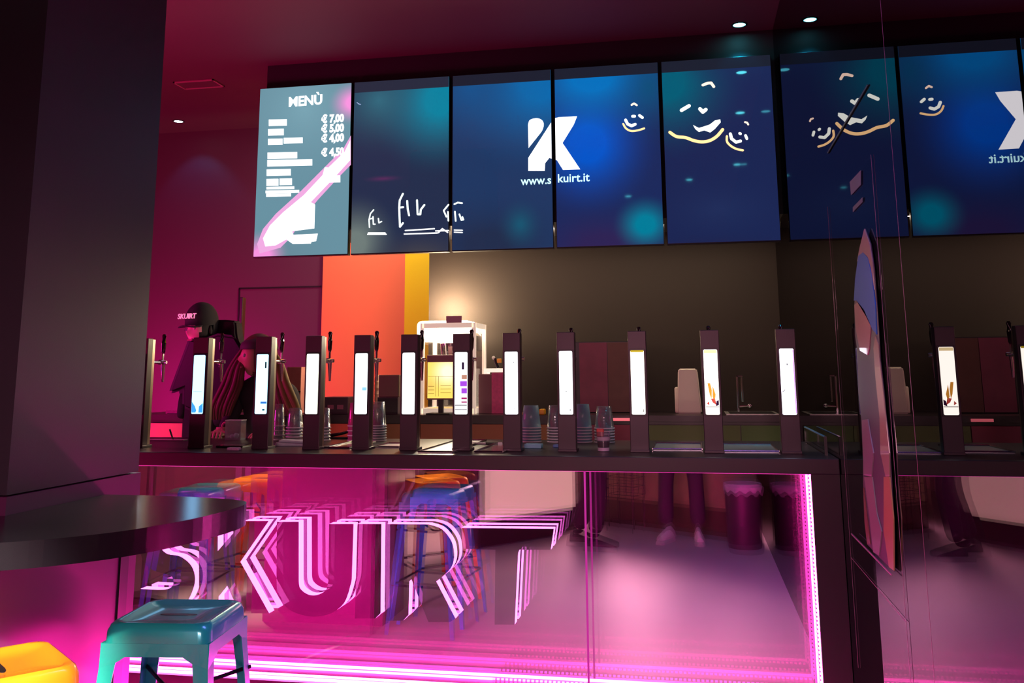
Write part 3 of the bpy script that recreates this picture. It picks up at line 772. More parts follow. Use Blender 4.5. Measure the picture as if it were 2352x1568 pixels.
# black handset on the shelf
a = PY(1140, 848, 5.98)
t = thing('handset', 'small black handset with orange cap on the white shelf', 'handset', (a[0], 5.98, ZB+H3+.0005))
bm = newbm(); tube(bm, [(.012, 0, .001), (-.006, 0, .045), (-.01, 0, .065)], [.010, .009, .008], 8); obj('body', bm, M_black, t, True)
bm = newbm(); bmesh.ops.create_icosphere(bm, subdivisions=2, radius=.012, matrix=Matrix.Translation((-.018, 0, .068))); obj('tip', bm, M_white, t, True)
bm = newbm(); box(bm, .006, .035, -.012, .012, .035, .062, .004); obj('cap', bm, mat('amber', (.8, .4, .06), .4), t)
# till monitor
t, w2 = onback('till_monitor', 981, 1045, 932, 'till monitor showing a yellow floor plan', 'monitor', 5.68)
H0, H1 = hz(1010, 918, 5.68), hz(1010, 815, 5.68)
bm = newbm(); box(bm, -w2, w2, -.012, .012, H0, H1, .004); obj('housing', bm, mat('monitor_mauve', (.28, .12, .15), .4), t)
bm = newbm(); box(bm, -w2*.94, w2*.94, -.0145, -.0125, H0+.01, H1-.045)
obj('display', bm, blobs('floor_plan', (.95, .66, .12), [(w2*.5, H0+(H1-H0)*.62, w2*1.6, .14, (1, .95, .65), 1.6), (-w2*.8, H0+(H1-H0)*.3, w2, .09, (.85, .50, .12), 1.0)], 1.25), t)
bm = newbm()
zz = lambda f_: H0+.01+(H1-H0-.055)*f_
for f_ in (.60,): box(bm, -w2*.9, w2*.9, -.016, -.0148, zz(f_), zz(f_)+.002)
for fx in (-.35, -.15): box(bm, w2*fx, w2*fx+.002, -.016, -.0148, zz(.05), zz(.6))
for f_ in (.32, .22, .12): box(bm, -w2*.88, -w2*.45, -.016, -.0148, zz(f_), zz(f_)+.003); box(bm, w2*.0, w2*.75, -.016, -.0148, zz(f_+.03), zz(f_+.03)+.002)
obj('plan_lines', bm, emit('plan_ink', (.35, .22, .03), .6), t)
bm = newbm(); box(bm, -w2*.85, w2*.85, -.08, .07, 0, .010, .003); box(bm, -.015, .015, -.01, .015, .0, H0+.01); obj('stand', bm, M_black, t)
# cash drawer and card terminals
t, w2 = onback('cash_drawer', 878, 925, 934, 'dark cash drawer under the grey brown till block', 'cash drawer', 5.75)
H = hz(900, 911, 5.75)
bm = newbm(); box(bm, -w2, w2, -.10, .12, 0, H, .003); obj('body', bm, mat('drawer_dark', (.06, .03, .045), .4), t)
bm = newbm(); box(bm, -w2*.95, w2*.95, -.104, -.1005, .006, H-.006); obj('drawer_front', bm, M_black, t)
t2 = thing('till_block', 'grey brown till block on the cash drawer', 'till', (t.location.x, 5.75, ZB+H+.001))
H4 = hz(900, 861, 5.75)-H
bm = newbm(); box(bm, -w2, w2, -.08, .10, 0, H4, .004); obj('body', bm, mat('till_brown', (.17, .11, .07), .5), t2)
bm = newbm(); box(bm, -w2*.9, w2*.9, -.084, -.081, .01, H4-.01); obj('panel', bm, mat('till_panel', (.14, .09, .06), .45), t2)
t, w2 = onback('counter_box', 750, 812, 936, 'low dark box with two pink card readers before the orange panel', 'box', 5.75)
H = hz(780, 911, 5.75)
bm = newbm(); box(bm, -w2, w2, -.10, .12, 0, H, .003); obj('body', bm, mat('box_purple', (.06, .025, .045), .4), t)
for s_ in (-.25, .45):
    bm = newbm(); box(bm, w2*s_-.02, w2*s_+.02, -.104, -.1, H*.30, H*.55); obj('reader', bm, mat('reader_pink', (.35, .10, .18), .3), t)
# beige cup column
a = PY(867, 925, 5.9); r1 = .022; zt = hz(867, 861, 5.9)
cm = cup_mesh(r1*.8, r1, .05, 'paper_cup'); cm.materials[0] = mat('beige_paper', (.62, .42, .28), .6)
for k in range(6):
    c = bpy.data.objects.new('paper_cup', cm); COL.objects.link(c); c.location = (a[0], 5.9, ZB+.001+k*(zt-.05)/5)
    tag(c, 'beige paper cup in the column beside the fifth tower' if k < 5 else 'beige paper cup on top of the column beside the fifth tower', 'cup', 'beige paper cups in a column')
# yellow tool on the counter edge
a = PY(1200, 930, 5.62); b = PY(1250, 930, 5.62)
t = thing('yellow_tool', 'flat yellow scraper lying above the striped cup stacks', 'tool', ((a[0]+b[0])/2, 5.66, ZB+.0005)); w2 = (b[0]-a[0])/2
bm = newbm(); box(bm, -w2*1.3, w2*.5, -.02, .02, 0, .012, .002); obj('blade', bm, mat('pale_yellow', (.85, .55, .12), .4), t)
bm = newbm(); box(bm, w2*.5, w2*1.0, -.03, .03, 0, .034, .006); obj('grip', bm, mat('amber_grip', (.8, .38, .02), .4), t)
# orange and brown boxes standing behind the long haired bartender
t, w2 = onback('cardboard_box', 665, 698, 938, 'pale pink carton behind the long haired bartender', 'box', 5.85)
H = hz(680, 843, 5.85)
bm = newbm(); box(bm, -w2, w2, -.06, .06, 0, H, .003); obj('carton', bm, mat('pink_carton', (.65, .26, .22), .6, noise=.15, nscale=30), t)
bm = newbm(); box(bm, -w2, w2, -.0615, -.0605, H*.45, H*.48); obj('flap_line', bm, M_black, t)
# pink sign block at far left of counter
a = PY(378, 935, 5.7); b = PY(415, 927, 5.7)
t = thing('name_plate', 'small pink lettered plate at the left end of the back counter', 'plate', ((a[0]+b[0])/2, 5.72, ZB+.0005)); w2 = (b[0]-a[0])/2
bm = newbm(); box(bm, -w2, w2, -.005, .005, 0, .022, .001); obj('plate', bm, mat('plate_pink', (.85, .12, .45), .4, noise=.5, nscale=120), t)
bm = newbm(); box(bm, -w2*.7, w2*.7, -.012, .012, -.0003, .003); obj('foot', bm, M_black, t)
# glass shelf tray at right (reflected pink line)
# tall black pole behind the mannequin
a = PY(549, 685, 5.9)
t = thing('display_board', 'tall narrow black board edge standing behind the mannequin', 'board', (a[0], 5.95, ZB+.0005))
H = hz(549, 682, 5.9)
bm = newbm(); box(bm, -.010, .012, -.02, .03, 0, H, .003); obj('board', bm, M_black, t)
bm = newbm(); box(bm, -.03, .03, -.1, .18, 0, .012, .003); obj('foot', bm, M_black, t)

# ================================================================== screens
TY = TVY
xs = [PY(600, 203, TY)[0]]
ztop = 3.333; zbot = 2.198
scr_x = [(-2.775, -2.132), (-2.107, -1.466), (-1.439, -.802), (-.776, -.131), (-.106, .546)]
SL = ['left menu screen with white text and pink streak', 'second screen with small white doodles at its foot', 'third screen with left half of the big white K',
      'fourth screen with right half of the K and small smiling face', 'fifth screen with the large smiling face, next to the mirror']
c = lin
SB = []
cxs = [(a+b)/2 for a, b in scr_x]; zm = (ztop+zbot)/2
def loc(i, x, y): p = PY(x, y, TY-.02); return (p[0]-cxs[i], p[2]-zm)
def bl(i, x, y, rx, ry, col, g): p = loc(i, x, y); return (p[0], p[1], rx/370, ry/370, c(col), g)
SCM = [
    blobs('menu_picture', c((104, 146, 162)), [bl(0, 700, 250, 210, 200, (120, 165, 180), 1.0), bl(0, 640, 590, 200, 120, (105, 135, 150), .8), bl(0, 812, 235, 70, 60, (250, 150, 225), 1.8), bl(0, 600, 590, 75, 70, (250, 150, 225), 2.0)], 1.0),
    blobs('doodle_picture', c((36, 47, 76)), [bl(1, 1010, 230, 190, 190, (0, 130, 160), 1.5), bl(1, 870, 230, 160, 150, (50, 110, 130), .9), bl(1, 815, 560, 120, 130, (112, 125, 122), 1.6), bl(1, 960, 590, 170, 80, (62, 62, 74), 1.6), bl(1, 880, 410, 60, 10, (85, 45, 90), 1.2)], 1.0),
    blobs('logo_left_picture', c((32, 56, 98)), [bl(2, 1240, 190, 250, 230, (6, 104, 172), 1.5), bl(2, 1080, 200, 200, 190, (20, 82, 140), 1.0), bl(2, 1120, 560, 260, 150, (34, 46, 76), 1.5), bl(2, 1195, 515, 60, 70, (26, 84, 112), 1.2)], 1.0),
    blobs('logo_right_picture', c((27, 42, 92)), [bl(3, 1350, 330, 170, 180, (0, 84, 200), 1.7), bl(3, 1360, 180, 250, 160, (0, 112, 190), 1.5), bl(3, 1490, 200, 110, 160, (10, 78, 120), .9), bl(3, 1380, 560, 220, 110, (46, 36, 84), 1.5), bl(3, 1482, 515, 78, 72, (0, 125, 155), 1.8)], 1.0),
    blobs('face_picture', c((27, 38, 82)), [bl(4, 1530, 190, 190, 190, (0, 92, 118), 1.6), bl(4, 1700, 130, 180, 90, (28, 44, 88), 1.0), bl(4, 1650, 480, 180, 90, (32, 46, 90), 1.0), bl(4, 1640, 590, 240, 60, (32, 30, 60), 1.0)], 1.0)]
TV = []
for i, (a, b) in enumerate(scr_x):
    t = thing('menu_screen' if i == 0 else 'video_screen', SL[i], 'screen', (cxs[i], TY, zm), 0, 'upright screens over the bar'); TV.append(t)
    w2 = (b-a)/2; h2 = (ztop-zbot)/2
    bxo('housing', M_black, t, -w2-.004, w2+.004, -.012, .028, -h2-.008, h2+.004, .002)
    bxo('panel', SCM[i], t, -w2, w2, -.018, -.0122, -h2, h2)
    if i > 0:
        bxo('idle_band', blobs('idle_%d' % i, c((38, 44, 62) if i < 2 else (28, 33, 48)), [], 1.0), t, -w2, w2, -.0195, -.0185, h2-.070, h2)
Yf0, Yf1 = -.0215, -.0195
def draw(i, name, strokes, wd, col, s=1.6, closed=None):
    m = emit('ink_%s_%d' % ('_'.join('%d' % int(v*99) for v in col), int(s*10)), col, s)
    for st in strokes:
        bm = newbm(); ribbon(bm, [loc(i, *p) for p in st], wd, Yf0, Yf1); o = obj(name, bm, m, TV[i])
    for st in closed or ():
        bm = newbm(); prism(bm, [loc(i, *p) for p in st], Yf0-.0004, Yf1); o = obj(name, bm, m, TV[i])
    return o
Z2 = lambda l: [(1140+x/3.267, 120+y/3.267) for x, y in l]
Z1 = lambda l: [(560+x/3.267, 140+y/3.267) for x, y in l]
peach = (1, .72, .55); orange = (1, .62, .28); cream = (.95, 1, .88)
# K emblem split over two screens
Kmain = Z2([(468, 487), (606, 481), (580, 545), (497, 680), (630, 878), (500, 882), (455, 810), (420, 800), (398, 792), (366, 832), (363, 890), (240, 890), (240, 792), (430, 498)])
Kdrop = Z2(smoothpts([(238, 545), (248, 512), (280, 497), (320, 497), (348, 515), (356, 545), (345, 585), (320, 620)], 3) + [(242, 718)])
for i, left in ((2, True), (3, False)):
    bm = newbm()
    X = (scr_x[2][1] if left else scr_x[3][0])
    poly = [(PY(x, y, TY-.02)[0], PY(x, y, TY-.02)[2]) for x, y in Kmain]
    q = clip_x(poly, X, left); q = [(a-cxs[i], b-zm) for a, b in q]
    prism(bm, q, Yf0, Yf1)
    if left: prism(bm, [loc(2, *p) for p in Kdrop], Yf0, Yf1)
    bmesh.ops.triangulate(bm, faces=bm.faces[:])
    obj('emblem', bm, M_gwhite, TV[i])
for i, s, xa, xc, ym in ((2, 'www.s', 1197, 1266, 415), (3, 'kuirt.it', 1277, 1357, 409)):
    pa, pb = loc(i, xa, ym), loc(i, xc, ym)
    text_mesh('web_address', s, .075, emit('ink_pale_cyan', (.55, .95, 1), 1.5), TV[i], ((pa[0]+pb[0])/2, -.020, (pa[1]+pb[1])/2), ext=.0008, sx=(.93 if i == 2 else .99), bold=.001)
# faces
draw(3, 'cap_stroke', [Z2([(1015, 395), (1033, 384), (1054, 397)])], .012, peach)
draw(3, 'eye', [Z2([(1022, 480), (1038, 480)]), Z2([(1074, 474), (1096, 490)])], .017, cream)
draw(3, 'mouth', [Z2([(970, 508), (985, 538), (1015, 552), (1042, 540)])], .018, cream)
draw(3, 'orange_arc', [smoothpts(Z2([(952, 537), (972, 570), (1010, 590), (1060, 586), (1110, 571)]), 4)], .012, orange)
draw(4, 'cap_stroke', [Z2([(1550, 246), (1585, 232), (1612, 230), (1632, 258)])], .017, peach)
draw(4, 'eye', [Z2([(1390, 435), (1446, 402)]), Z2([(1528, 425), (1550, 448), (1572, 430)])], .022, cream)
draw(4, 'mouth', [], .01, cream, closed=[Z2([(1476, 546), (1520, 568), (1560, 556), (1600, 543), (1640, 512), (1680, 503), (1684, 525), (1640, 575), (1605, 602), (1560, 586), (1520, 598), (1492, 575)])])
draw(4, 'big_orange_arc', [smoothpts(Z2([(1302, 600), (1352, 632), (1420, 640), (1480, 662), (1540, 672), (1600, 663), (1655, 630), (1698, 580)]), 4)], .019, orange)
draw(4, 'small_cap', [Z2([(1866, 524), (1882, 528), (1890, 542)])], .011, peach)
draw(4, 'small_eye', [Z2([(1826, 608), (1832, 612)]), Z2([(1870, 624), (1880, 648)])], .016, cream)
draw(4, 'small_mouth', [Z2([(1756, 612), (1765, 648), (1798, 674), (1832, 666)])], .018, cream)
draw(4, 'small_orange_arc', [smoothpts(Z2([(1730, 630), (1732, 672), (1765, 706), (1808, 727), (1850, 735)]), 4)], .013, orange)
# doodles on screens 2 and 3
pale = (.85, 1, .97)
draw(1, 'doodle', [Z1([(943, 1248), (940, 1190), (950, 1145), (974, 1117)]), Z1([(945, 1185), (965, 1180)]), Z1([(970, 1168), (972, 1224), (985, 1224)]), Z1([(1010, 1182), (1014, 1214), (1034, 1204)])], .008, pale)
draw(1, 'doodle', [Z1([(1194, 996), (1170, 1045), (1166, 1100), (1196, 1096)]), Z1([(1166, 1100), (1170, 1200), (1172, 1244), (1194, 1216)]), Z1([(1226, 1050), (1230, 1110), (1240, 1158)]), Z1([(1300, 1045), (1304, 1150), (1325, 1150), (1328, 1115), (1355, 1080)])], .012, pale)
draw(1, 'doodle', [Z1([(1520, 1168), (1500, 1122), (1536, 1078)]), Z1([(1532, 1132), (1535, 1198)])], .010, pale)
draw(2, 'doodle', [Z1([(1580, 1074), (1605, 1062), (1638, 1066)]), Z1([(1584, 1130), (1590, 1200)]), Z1([(1618, 1150), (1632, 1192), (1648, 1190), (1640, 1170)])], .010, pale)
draw(1, 'underline', [Z1([(930, 1300), (1068, 1300)]), Z1([(935, 1290), (1060, 1290)]), Z1([(1212, 1272), (1430, 1258)]), Z1([(1204, 1298), (1452, 1290)]), Z1([(1440, 1275), (1536, 1272)]), Z1([(1460, 1288), (1490, 1258), (1530, 1286)])], .008, (1, 1, 1))
draw(2, 'underline', [Z1([(1580, 1268), (1640, 1270)]), Z1([(1580, 1284), (1640, 1287)])], .007, (1, 1, 1))
draw(1, 'spark', [Z1([(850, 312), (862, 322), (876, 326)])], .005, (.5, .6, 1), .8)
# menu screen contents
Z4 = lambda l: [(580+x/3.732, 180+y/3.732) for x, y in l]
def bars(name, rects, m=M_gwhite):
    bm = newbm()
    for x0, y0, x1, y1 in rects:
        sl = (x1-x0)*-.022
        prism(bm, [loc(0, *p) for p in Z4([(x0, y0), (x1, y0+sl), (x1, y1+sl), (x0, y1)])], Yf0, Yf1)
    return obj(name, bm, m, TV[0])
bars('menu_lines', [(140, 353, 294, 408), (134, 434, 268, 490), (133, 518, 258, 571), (268, 510, 430, 558), (129, 636, 383, 690), (127, 700, 512, 755), (122, 780, 328, 836), (120, 862, 222, 922), (232, 858, 338, 915),
                    (120, 930, 358, 952), (112, 962, 400, 985), (118, 988, 330, 1015)])
bars('price_blocks', [(660, 833, 752, 893)])
pt = loc(0, *Z4([(453, 200)])[0])
text_mesh('menu_title', 'MENÙ', .092, M_gwhite, TV[0], (pt[0], -.020, pt[1]+.004), ext=.0008, sx=.95, bold=.003).rotation_euler = (PI/2, math.radians(-1.2), 0)
for s, y in (('€ 7,00', 347), ('€ 5,00', 430), ('€ 4,00', 514), ('€ 4,50', 634)):
    pt = loc(0, *Z4([(688, y)])[0])
    text_mesh('price', s, .072, M_gwhite, TV[0], (pt[0], -.020, pt[1]), ext=.0008, sx=.80, bold=.0035)
# streak: pink flanks and white core (picture on the screen)
def poly0(name, pts, m, k=0):
    bm = newbm(); prism(bm, [loc(0, *p) for p in Z4(pts)], Yf0+.0008-.0003*k, Yf1); bmesh.ops.triangulate(bm, faces=bm.faces[:]); obj(name, bm, m, TV[0])
poly0('pink_streak', [(843, 490), (843, 740), (735, 850), (560, 1040), (430, 1200), (330, 1360), (240, 1450), (60, 1500), (40, 1420), (90, 1290), (200, 1160), (420, 960), (620, 760), (780, 600)], emit('streak_pink', (.90, .42, .78), 1.0))
poly0('white_streak', [(838, 530), (838, 700), (720, 830), (500, 1060), (536, 1080), (530, 1285), (340, 1310), (350, 1340), (560, 1330), (545, 1395), (505, 1400), (500, 1415), (345, 1418), (290, 1380), (200, 1430), (110, 1440), (90, 1370), (150, 1260), (260, 1150), (440, 1000), (600, 830), (620, 760), (650, 765), (790, 630)], M_gwhite, 1)

# ================================================================== ceiling fittings
M_cy = emit('downlight_lens', (.12, .85, 1), 24.0)
def downlight(x, y, label, energy=0, lens=M_cy, rot=(0, 0, 0), angle=58, col=(0.0, .55, 1.0)):
    t = thing('downlight', label, 'downlight', (x, y, CEIL), 0, 'recessed ceiling downlights')
    bm = newbm(); lathe(bm, [(.036, -.001), (.048, -.001), (.050, -.004), (.038, -.006), (.036, -.001)], n=24); obj('trim_ring', bm, M_black, t, True)
    bm = newbm(); bmesh.ops.create_circle(bm, cap_ends=True, segments=24, radius=.036, matrix=Matrix.Translation((0, 0, -.003))); obj('lens', bm, lens, t)
    if energy:
        s = spot_light('downlight_beam', (x, y, CEIL-.012), rot, col, energy, angle, .5, .02)
    return t
dx, dy, _ = PZ(1698, 56, CEIL)
downlight(dx, dy, 'cyan downlight above the fifth screen', 11, rot=(math.radians(10), 0, 0), angle=75)
ex, ey, _ = PZ(410, 278, CEIL)
downlight(.43, 4.727, 'cyan downlight over the steel trays, mirrored high in the fifth screen', 45, angle=42)
downlight(ex, ey, 'single pale downlight at the far left', 5.5, emit('downlight_lens_white', (.75, .92, 1), 8), rot=(math.radians(22), 0, math.radians(-8)), angle=80, col=(.03, .42, .9))
for n, (px_, py2) in enumerate(((1700, 258), (1693, 377), (1583, 412), (1443, 450), (980, 440))):
    p = PZ(px_, py2, CEIL); yy = 2*(TY-.018)-p[1]
    downlight(p[0], yy, ['cyan downlight over the bar seen dimly in the fifth screen', 'cyan downlight midway over the floor, mirrored in the fifth screen', 'cyan downlight over the standing place, mirrored low in the fifth screen',
                         'cyan downlight behind the standing place, mirrored in the fourth screen', 'cyan downlight over the left seats, mirrored in the second screen'][n], 5, angle=70)
# ceiling hatch
p = [PZ(x, y, CEIL) for x, y in ((405, 188), (490, 181), (515, 197), (425, 203))]
t = thing('ceiling_hatch', 'rectangular thin framed hatch in the ceiling at left', 'hatch', (0, 0, CEIL))
bm = newbm(); x0 = min(q[0] for q in p); x1 = max(q[0] for q in p); y0 = min(q[1] for q in p); y1 = max(q[1] for q in p)
for q in ((x0, x1, y0, y0+.012), (x0, x1, y1-.012, y1), (x0, x0+.012, y0, y1), (x1-.012, x1, y0, y1)): box(bm, *q, -.010, -.001)
obj('frame', bm, mat('hatch_frame', (.38, .17, .20), .4), t)
bxo('door_panel', M_ceil, t, x0+.013, x1-.013, y0+.013, y1-.013, -.005, -.001)

# ================================================================== table at the pillar
ZT = 1.08
outl = [(-1.812, 2.712), (-1.696, 2.710), (-1.508, 2.695), (-1.35, 2.655), (-1.282, 2.600), (-1.262, 2.48), (-1.28, 2.30), (-1.337, 2.128), (-1.42, 2.01), (-1.539, 1.915), (-1.70, 1.84), (-1.9, 1.80), (-2.15, 1.79), (-2.4, 1.82), (-2.45, 1.95), (-2.45, 2.26), (-1.812, 2.27)]
ring = smoothpts(outl[:-2], 5)+[outl[-2], outl[-1]]
t = thing('high_table', 'round edged black high table fixed to the pillar', 'table', (-1.8, 2.2, 0))
bm = newbm(); fs = prism(bm, [(a+1.8, b-2.2) for a, b in ring], ZT-.060, ZT, 'Z')
bmesh.ops.triangulate(bm, faces=[f for f in bm.faces if len(f.verts) > 4])
M_table = mat('table_black', (.007, .005, .008), .22, coat=.0)
o = obj('tabletop', bm, M_table, t)
bm = newbm(); tube(bm, [(0.15, -.15, .02), (.15, -.15, ZT-.061)], .03, 16); bmesh.ops.create_cone(bm, cap_ends=True, segments=28, radius1=.20, radius2=.19, depth=.016, matrix=Matrix.Translation((.15, -.15, .009)))
bmesh.ops.translate(bm, verts=bm.verts[:], vec=(-.62, -.10, 0)); obj('pedestal', bm, M_black, t)

# ================================================================== stools
def stool(label, loc_, rz, colr, h=.76, rough=.25, group='metal bar stools'):
    t = thing('bar_stool', label, 'stool', loc_, rz, group)
    k = mat('stool_'+'_'.join('%d' % int(v*99) for v in colr), colr, rough, .25, coat=.4)
    hs = .146
    bm = newbm()
    def rr_(h_, r, n=6):
        out_ = []
        for cx_, cy2, a0 in ((h_-r, h_-r, 0), (-h_+r, h_-r, 90), (-h_+r, -h_+r, 180), (h_-r, -h_+r, 270)):
            for i in range(n+1):
                a = math.radians(a0+90*i/n); out_.append((cx_+r*math.cos(a), cy2+r*math.sin(a)))
        return out_
    # seat pan: raised rim, dished top, folded skirt
    prof = [(hs+.008, .034, h-.052), (hs+.006, .034, h-.022), (hs, .036, h-.006), (hs-.008, .036, h), (hs-.020, .034, h-.001), (hs-.028, .030, h-.007), (hs-.09, .02, h-.011)]
    rings = [[bm.verts.new((x, y, z)) for x, y in rr_(hh_, r)] for hh_, r, z in prof]
    n = len(rings[0])
    for a, b in zip(rings, rings[1:]):
        for i in range(n): bm.faces.new((a[i], a[(i+1) % n], b[(i+1) % n], b[i]))
    bm.faces.new(rings[-1])
    obj('seat', bm, k, t, True)
    bm = newbm(); q = [(x*.9, y) for x, y in [(.042*math.cos(a)+(.02 if math.cos(a) > 0 else -.02), .011*math.sin(a)) for a in [2*PI*j/16 for j in range(16)]]]
    prism(bm, q, h-.0115, h-.0102, 'Z'); obj('hand_slot', bm, M_black, t)
    ft = .205
    for sx in (-1, 1):
        for sy in (-1, 1):
            bm = newbm()
            rgs = []
            for f_, wd in ((0, .048), (.18, .040), (.6, .030), (1, .022)):
                z = h-.050-(h-.050)*f_; cx_ = sx*(hs+.004+(ft-hs)*f_); cy2 = sy*(hs+.004+(ft-hs)*f_); th = .004
                L = [(cx_, cy2), (cx_-sx*wd, cy2), (cx_-sx*wd, cy2-sy*th), (cx_-sx*th, cy2-sy*th), (cx_-sx*th, cy2-sy*wd), (cx_, cy2-sy*wd)]
                rgs.append([bm.verts.new((x, y, z)) for x, y in L])
            for a, b in zip(rgs, rgs[1:]):
                for i in range(6): bm.faces.new((a[i], a[(i+1) % 6], b[(i+1) % 6], b[i]))
            bm.faces.new(rgs[0]); bm.faces.new(rgs[-1][::-1]); bmesh.ops.recalc_face_normals(bm, faces=bm.faces[:])
            obj('leg', bm, k, t)
    # apron under the seat with arched cut, cross braces, foot ring
    bm = newbm()
    for sgn, ax in ((-1, 0), (1, 0), (-1, 1), (1, 1)):
        e = hs+.006
        pts = [(-e, h-.05), (e, h-.05), (e+.003, h-.115), (e-.045, h-.10), (e-.07, h-.085), (-e+.07, h-.085), (-e+.045, h-.10), (-e-.003, h-.115)]
        if ax == 0: prism(bm, pts, sgn*(e+.002)-.0015, sgn*(e+.002)+.0015, 'Y')
        else: prism(bm, pts, sgn*(e+.002)-.0015, sgn*(e+.002)+.0015, 'X')
    obj('apron', bm, k, t)
    M_br = mat('brace_dark', (.03, .025, .04), .3, .6)
    bm = newbm(); zf = .26; e = hs+.004+(ft-hs)*(1-zf/(h-.05))-.006
    c4 = [(-e, -e, zf), (e, -e, zf), (e, e, zf), (-e, e, zf)]
    for i in range(4): tube(bm, [c4[i], c4[(i+1) % 4]], .007, 8)
    obj('footrest', bm, M_br, t)
    bm = newbm(); z1_ = h-.20; z2_ = h-.20; e2 = hs+.02
    tube(bm, [(-e2, -e2, z1_), (0, 0, z1_-.025), (e2, e2, z1_)], .006, 8); tube(bm, [(-e2, e2, z2_), (0, 0, z2_-.035), (e2, -e2, z2_)], .006, 8)
    obj('cross_brace', bm, M_br, t)
    return t
stool('teal metal bar stool in front of the table, beside the orange one', (-1.515, 2.665, 0), math.radians(7), (.015, .50, .47), .76)
stool('bright orange metal bar stool at the lower left corner', (-1.685, 2.135, 0), math.radians(-39), (.95, .26, .012), .76)
stool('orange metal bar stool left of the pillar, seen only in the bar front', (-2.87, 2.30, 0), math.radians(8), (.95, .27, .01), .76)
stool('dark teal metal bar stool nearest the bar, seen only in the bar front', (-2.98, 2.82, 0), math.radians(-6), (.012, .30, .30), .76)
sp = spot_light('stool_lamp', (.20, -2.2, 3.45), (0, 0, 0), (1, .92, .74), 7000, 5.6, .4, .08)  # added spots brightening the orange stools, without fixtures
sp.rotation_euler = (Vector((-1.72, 2.11, .76))-sp.location).to_track_quat('-Z', 'Y').to_euler()
sp = spot_light('stool_lamp', (-3.2, 2.1, 3.3), (0, 0, 0), (1, .75, .5), 700, 30, .9, .1)
sp.rotation_euler = Vector((.3, .2, -2.5)).to_track_quat('-Z', 'Y').to_euler()
t = thing('high_table', 'second dark high table left of the pillar, seen only in the bar front', 'table', (-3.55, 2.55, 0), 0)
bm = newbm(); bmesh.ops.create_cone(bm, cap_ends=True, segments=40, radius1=.33, radius2=.33, depth=.05, matrix=Matrix.Translation((0, 0, 1.0))); obj('tabletop', bm, M_table, t)
bm = newbm(); tube(bm, [(0, 0, 0), (0, 0, .98)], .03, 14); obj('pedestal', bm, M_black, t)
bm = newbm(); bmesh.ops.create_cone(bm, cap_ends=True, segments=32, radius1=.22, radius2=.21, depth=.02, matrix=Matrix.Translation((0, 0, .011))); obj('foot', bm, M_black, t)

# ================================================================== room side seen in the mirror
def vwall(name, A, B, z0, z1, m, par, th=.03, off=0):
    a = Vector((A[0], A[1])); b = Vector((B[0], B[1])); d = (b-a).normalized(); n = Vector((d.y, -d.x))
    a2, b2 = a+n*off, b+n*off
    bm = newbm(); prism(bm, [tuple(a2), tuple(b2), tuple(b2+n*th), tuple(a2+n*th)], z0, z1, 'Z'); return obj(name, bm, m, par)
A = MZ(1110, 1250, 0)[:2]; B = MZ(1325, 1215, 0)[:2]
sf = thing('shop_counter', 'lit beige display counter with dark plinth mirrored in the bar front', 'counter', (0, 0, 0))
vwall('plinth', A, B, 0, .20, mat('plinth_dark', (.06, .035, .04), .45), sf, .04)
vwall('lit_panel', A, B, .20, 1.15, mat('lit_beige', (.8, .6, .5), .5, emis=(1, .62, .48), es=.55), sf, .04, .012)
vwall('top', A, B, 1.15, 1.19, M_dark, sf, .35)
bm = newbm(); box(bm, A[0]-.05, A[0]+.01, A[1]-.08, A[1]+.02, 0, 1.6); obj('corner_post', bm, mat('post_dark', (.05, .03, .05), .4), sf)
C_ = MZ(1375, 1195, 0)[:2]; D_ = (WX-.09, MZ(1680, 1232, 0)[1]+.18)
kk = thing('wooden_kiosk', 'brown wooden kiosk front behind the photographer, mirrored in the bar front', 'kiosk', (0, 0, 0))
vwall('base', C_, D_, 0, .24, mat('kiosk_base', (.07, .045, .03), .5), kk, .05)
vwall('front', C_, D_, .24, 1.15, mat('kiosk_wood', (.30, .25, .14), .5, noise=.35, nscale=9), kk, .05, .01)
vwall('top', C_, D_, 1.15, 1.19, M_dark, kk, .06)
# wire basket by the kiosk
cb = (C_[0]+.30, C_[1]+.34)
wb = thing('wire_basket', 'dark wire basket standing before the kiosk', 'basket', (cb[0], cb[1], 0), math.radians(30))
bm = newbm()
for z in (.30, .38, .46, .54, .62):
    tube(bm, [(-.15, -.1, z), (.15, -.1, z), (.15, .1, z), (-.15, .1, z), (-.15, -.1, z)], .003, 5)
for x in (-.15, -.075, 0, .075, .15):
    tube(bm, [(x, -.1, .30), (x, -.1, .62)], .003, 5); tube(bm, [(x, .1, .30), (x, .1, .62)], .003, 5)
obj('wires', bm, M_black, wb)
bm = newbm()
for sx in (-.14, .14):
    for sy in (-.09, .09): tube(bm, [(sx, sy, 0), (sx, sy, .62)], .005, 6)
obj('stand', bm, M_black, wb)
# waste bin with liner
bn = thing('waste_bin', 'dark waste bin with a pale bag liner near the side mirror', 'bin', (WX-.19, .09, 0))
bm = newbm(); lathe(bm, [(.001, .0), (.135, .0), (.14, .02), (.15, .50), (.145, .50)], n=28); obj('drum', bm, mat('bin_black', (.05, .02, .045), .4), bn, True)
bm = newbm(); R_ = lathe(bm, [(.152, .455), (.158, .47), (.156, .50), (.154, .515), (.135, .512), (.13, .44)], n=56)
for rg in R_[:3]:
    for i, v in enumerate(rg): f_ = 1+.02*math.sin(i*1.9); v.co.x *= f_; v.co.y *= f_; v.co.z += .012*math.sin(i*1.3)
obj('bag_liner', bm, mat('bag_white', (.62, .50, .62), .4), bn, True)
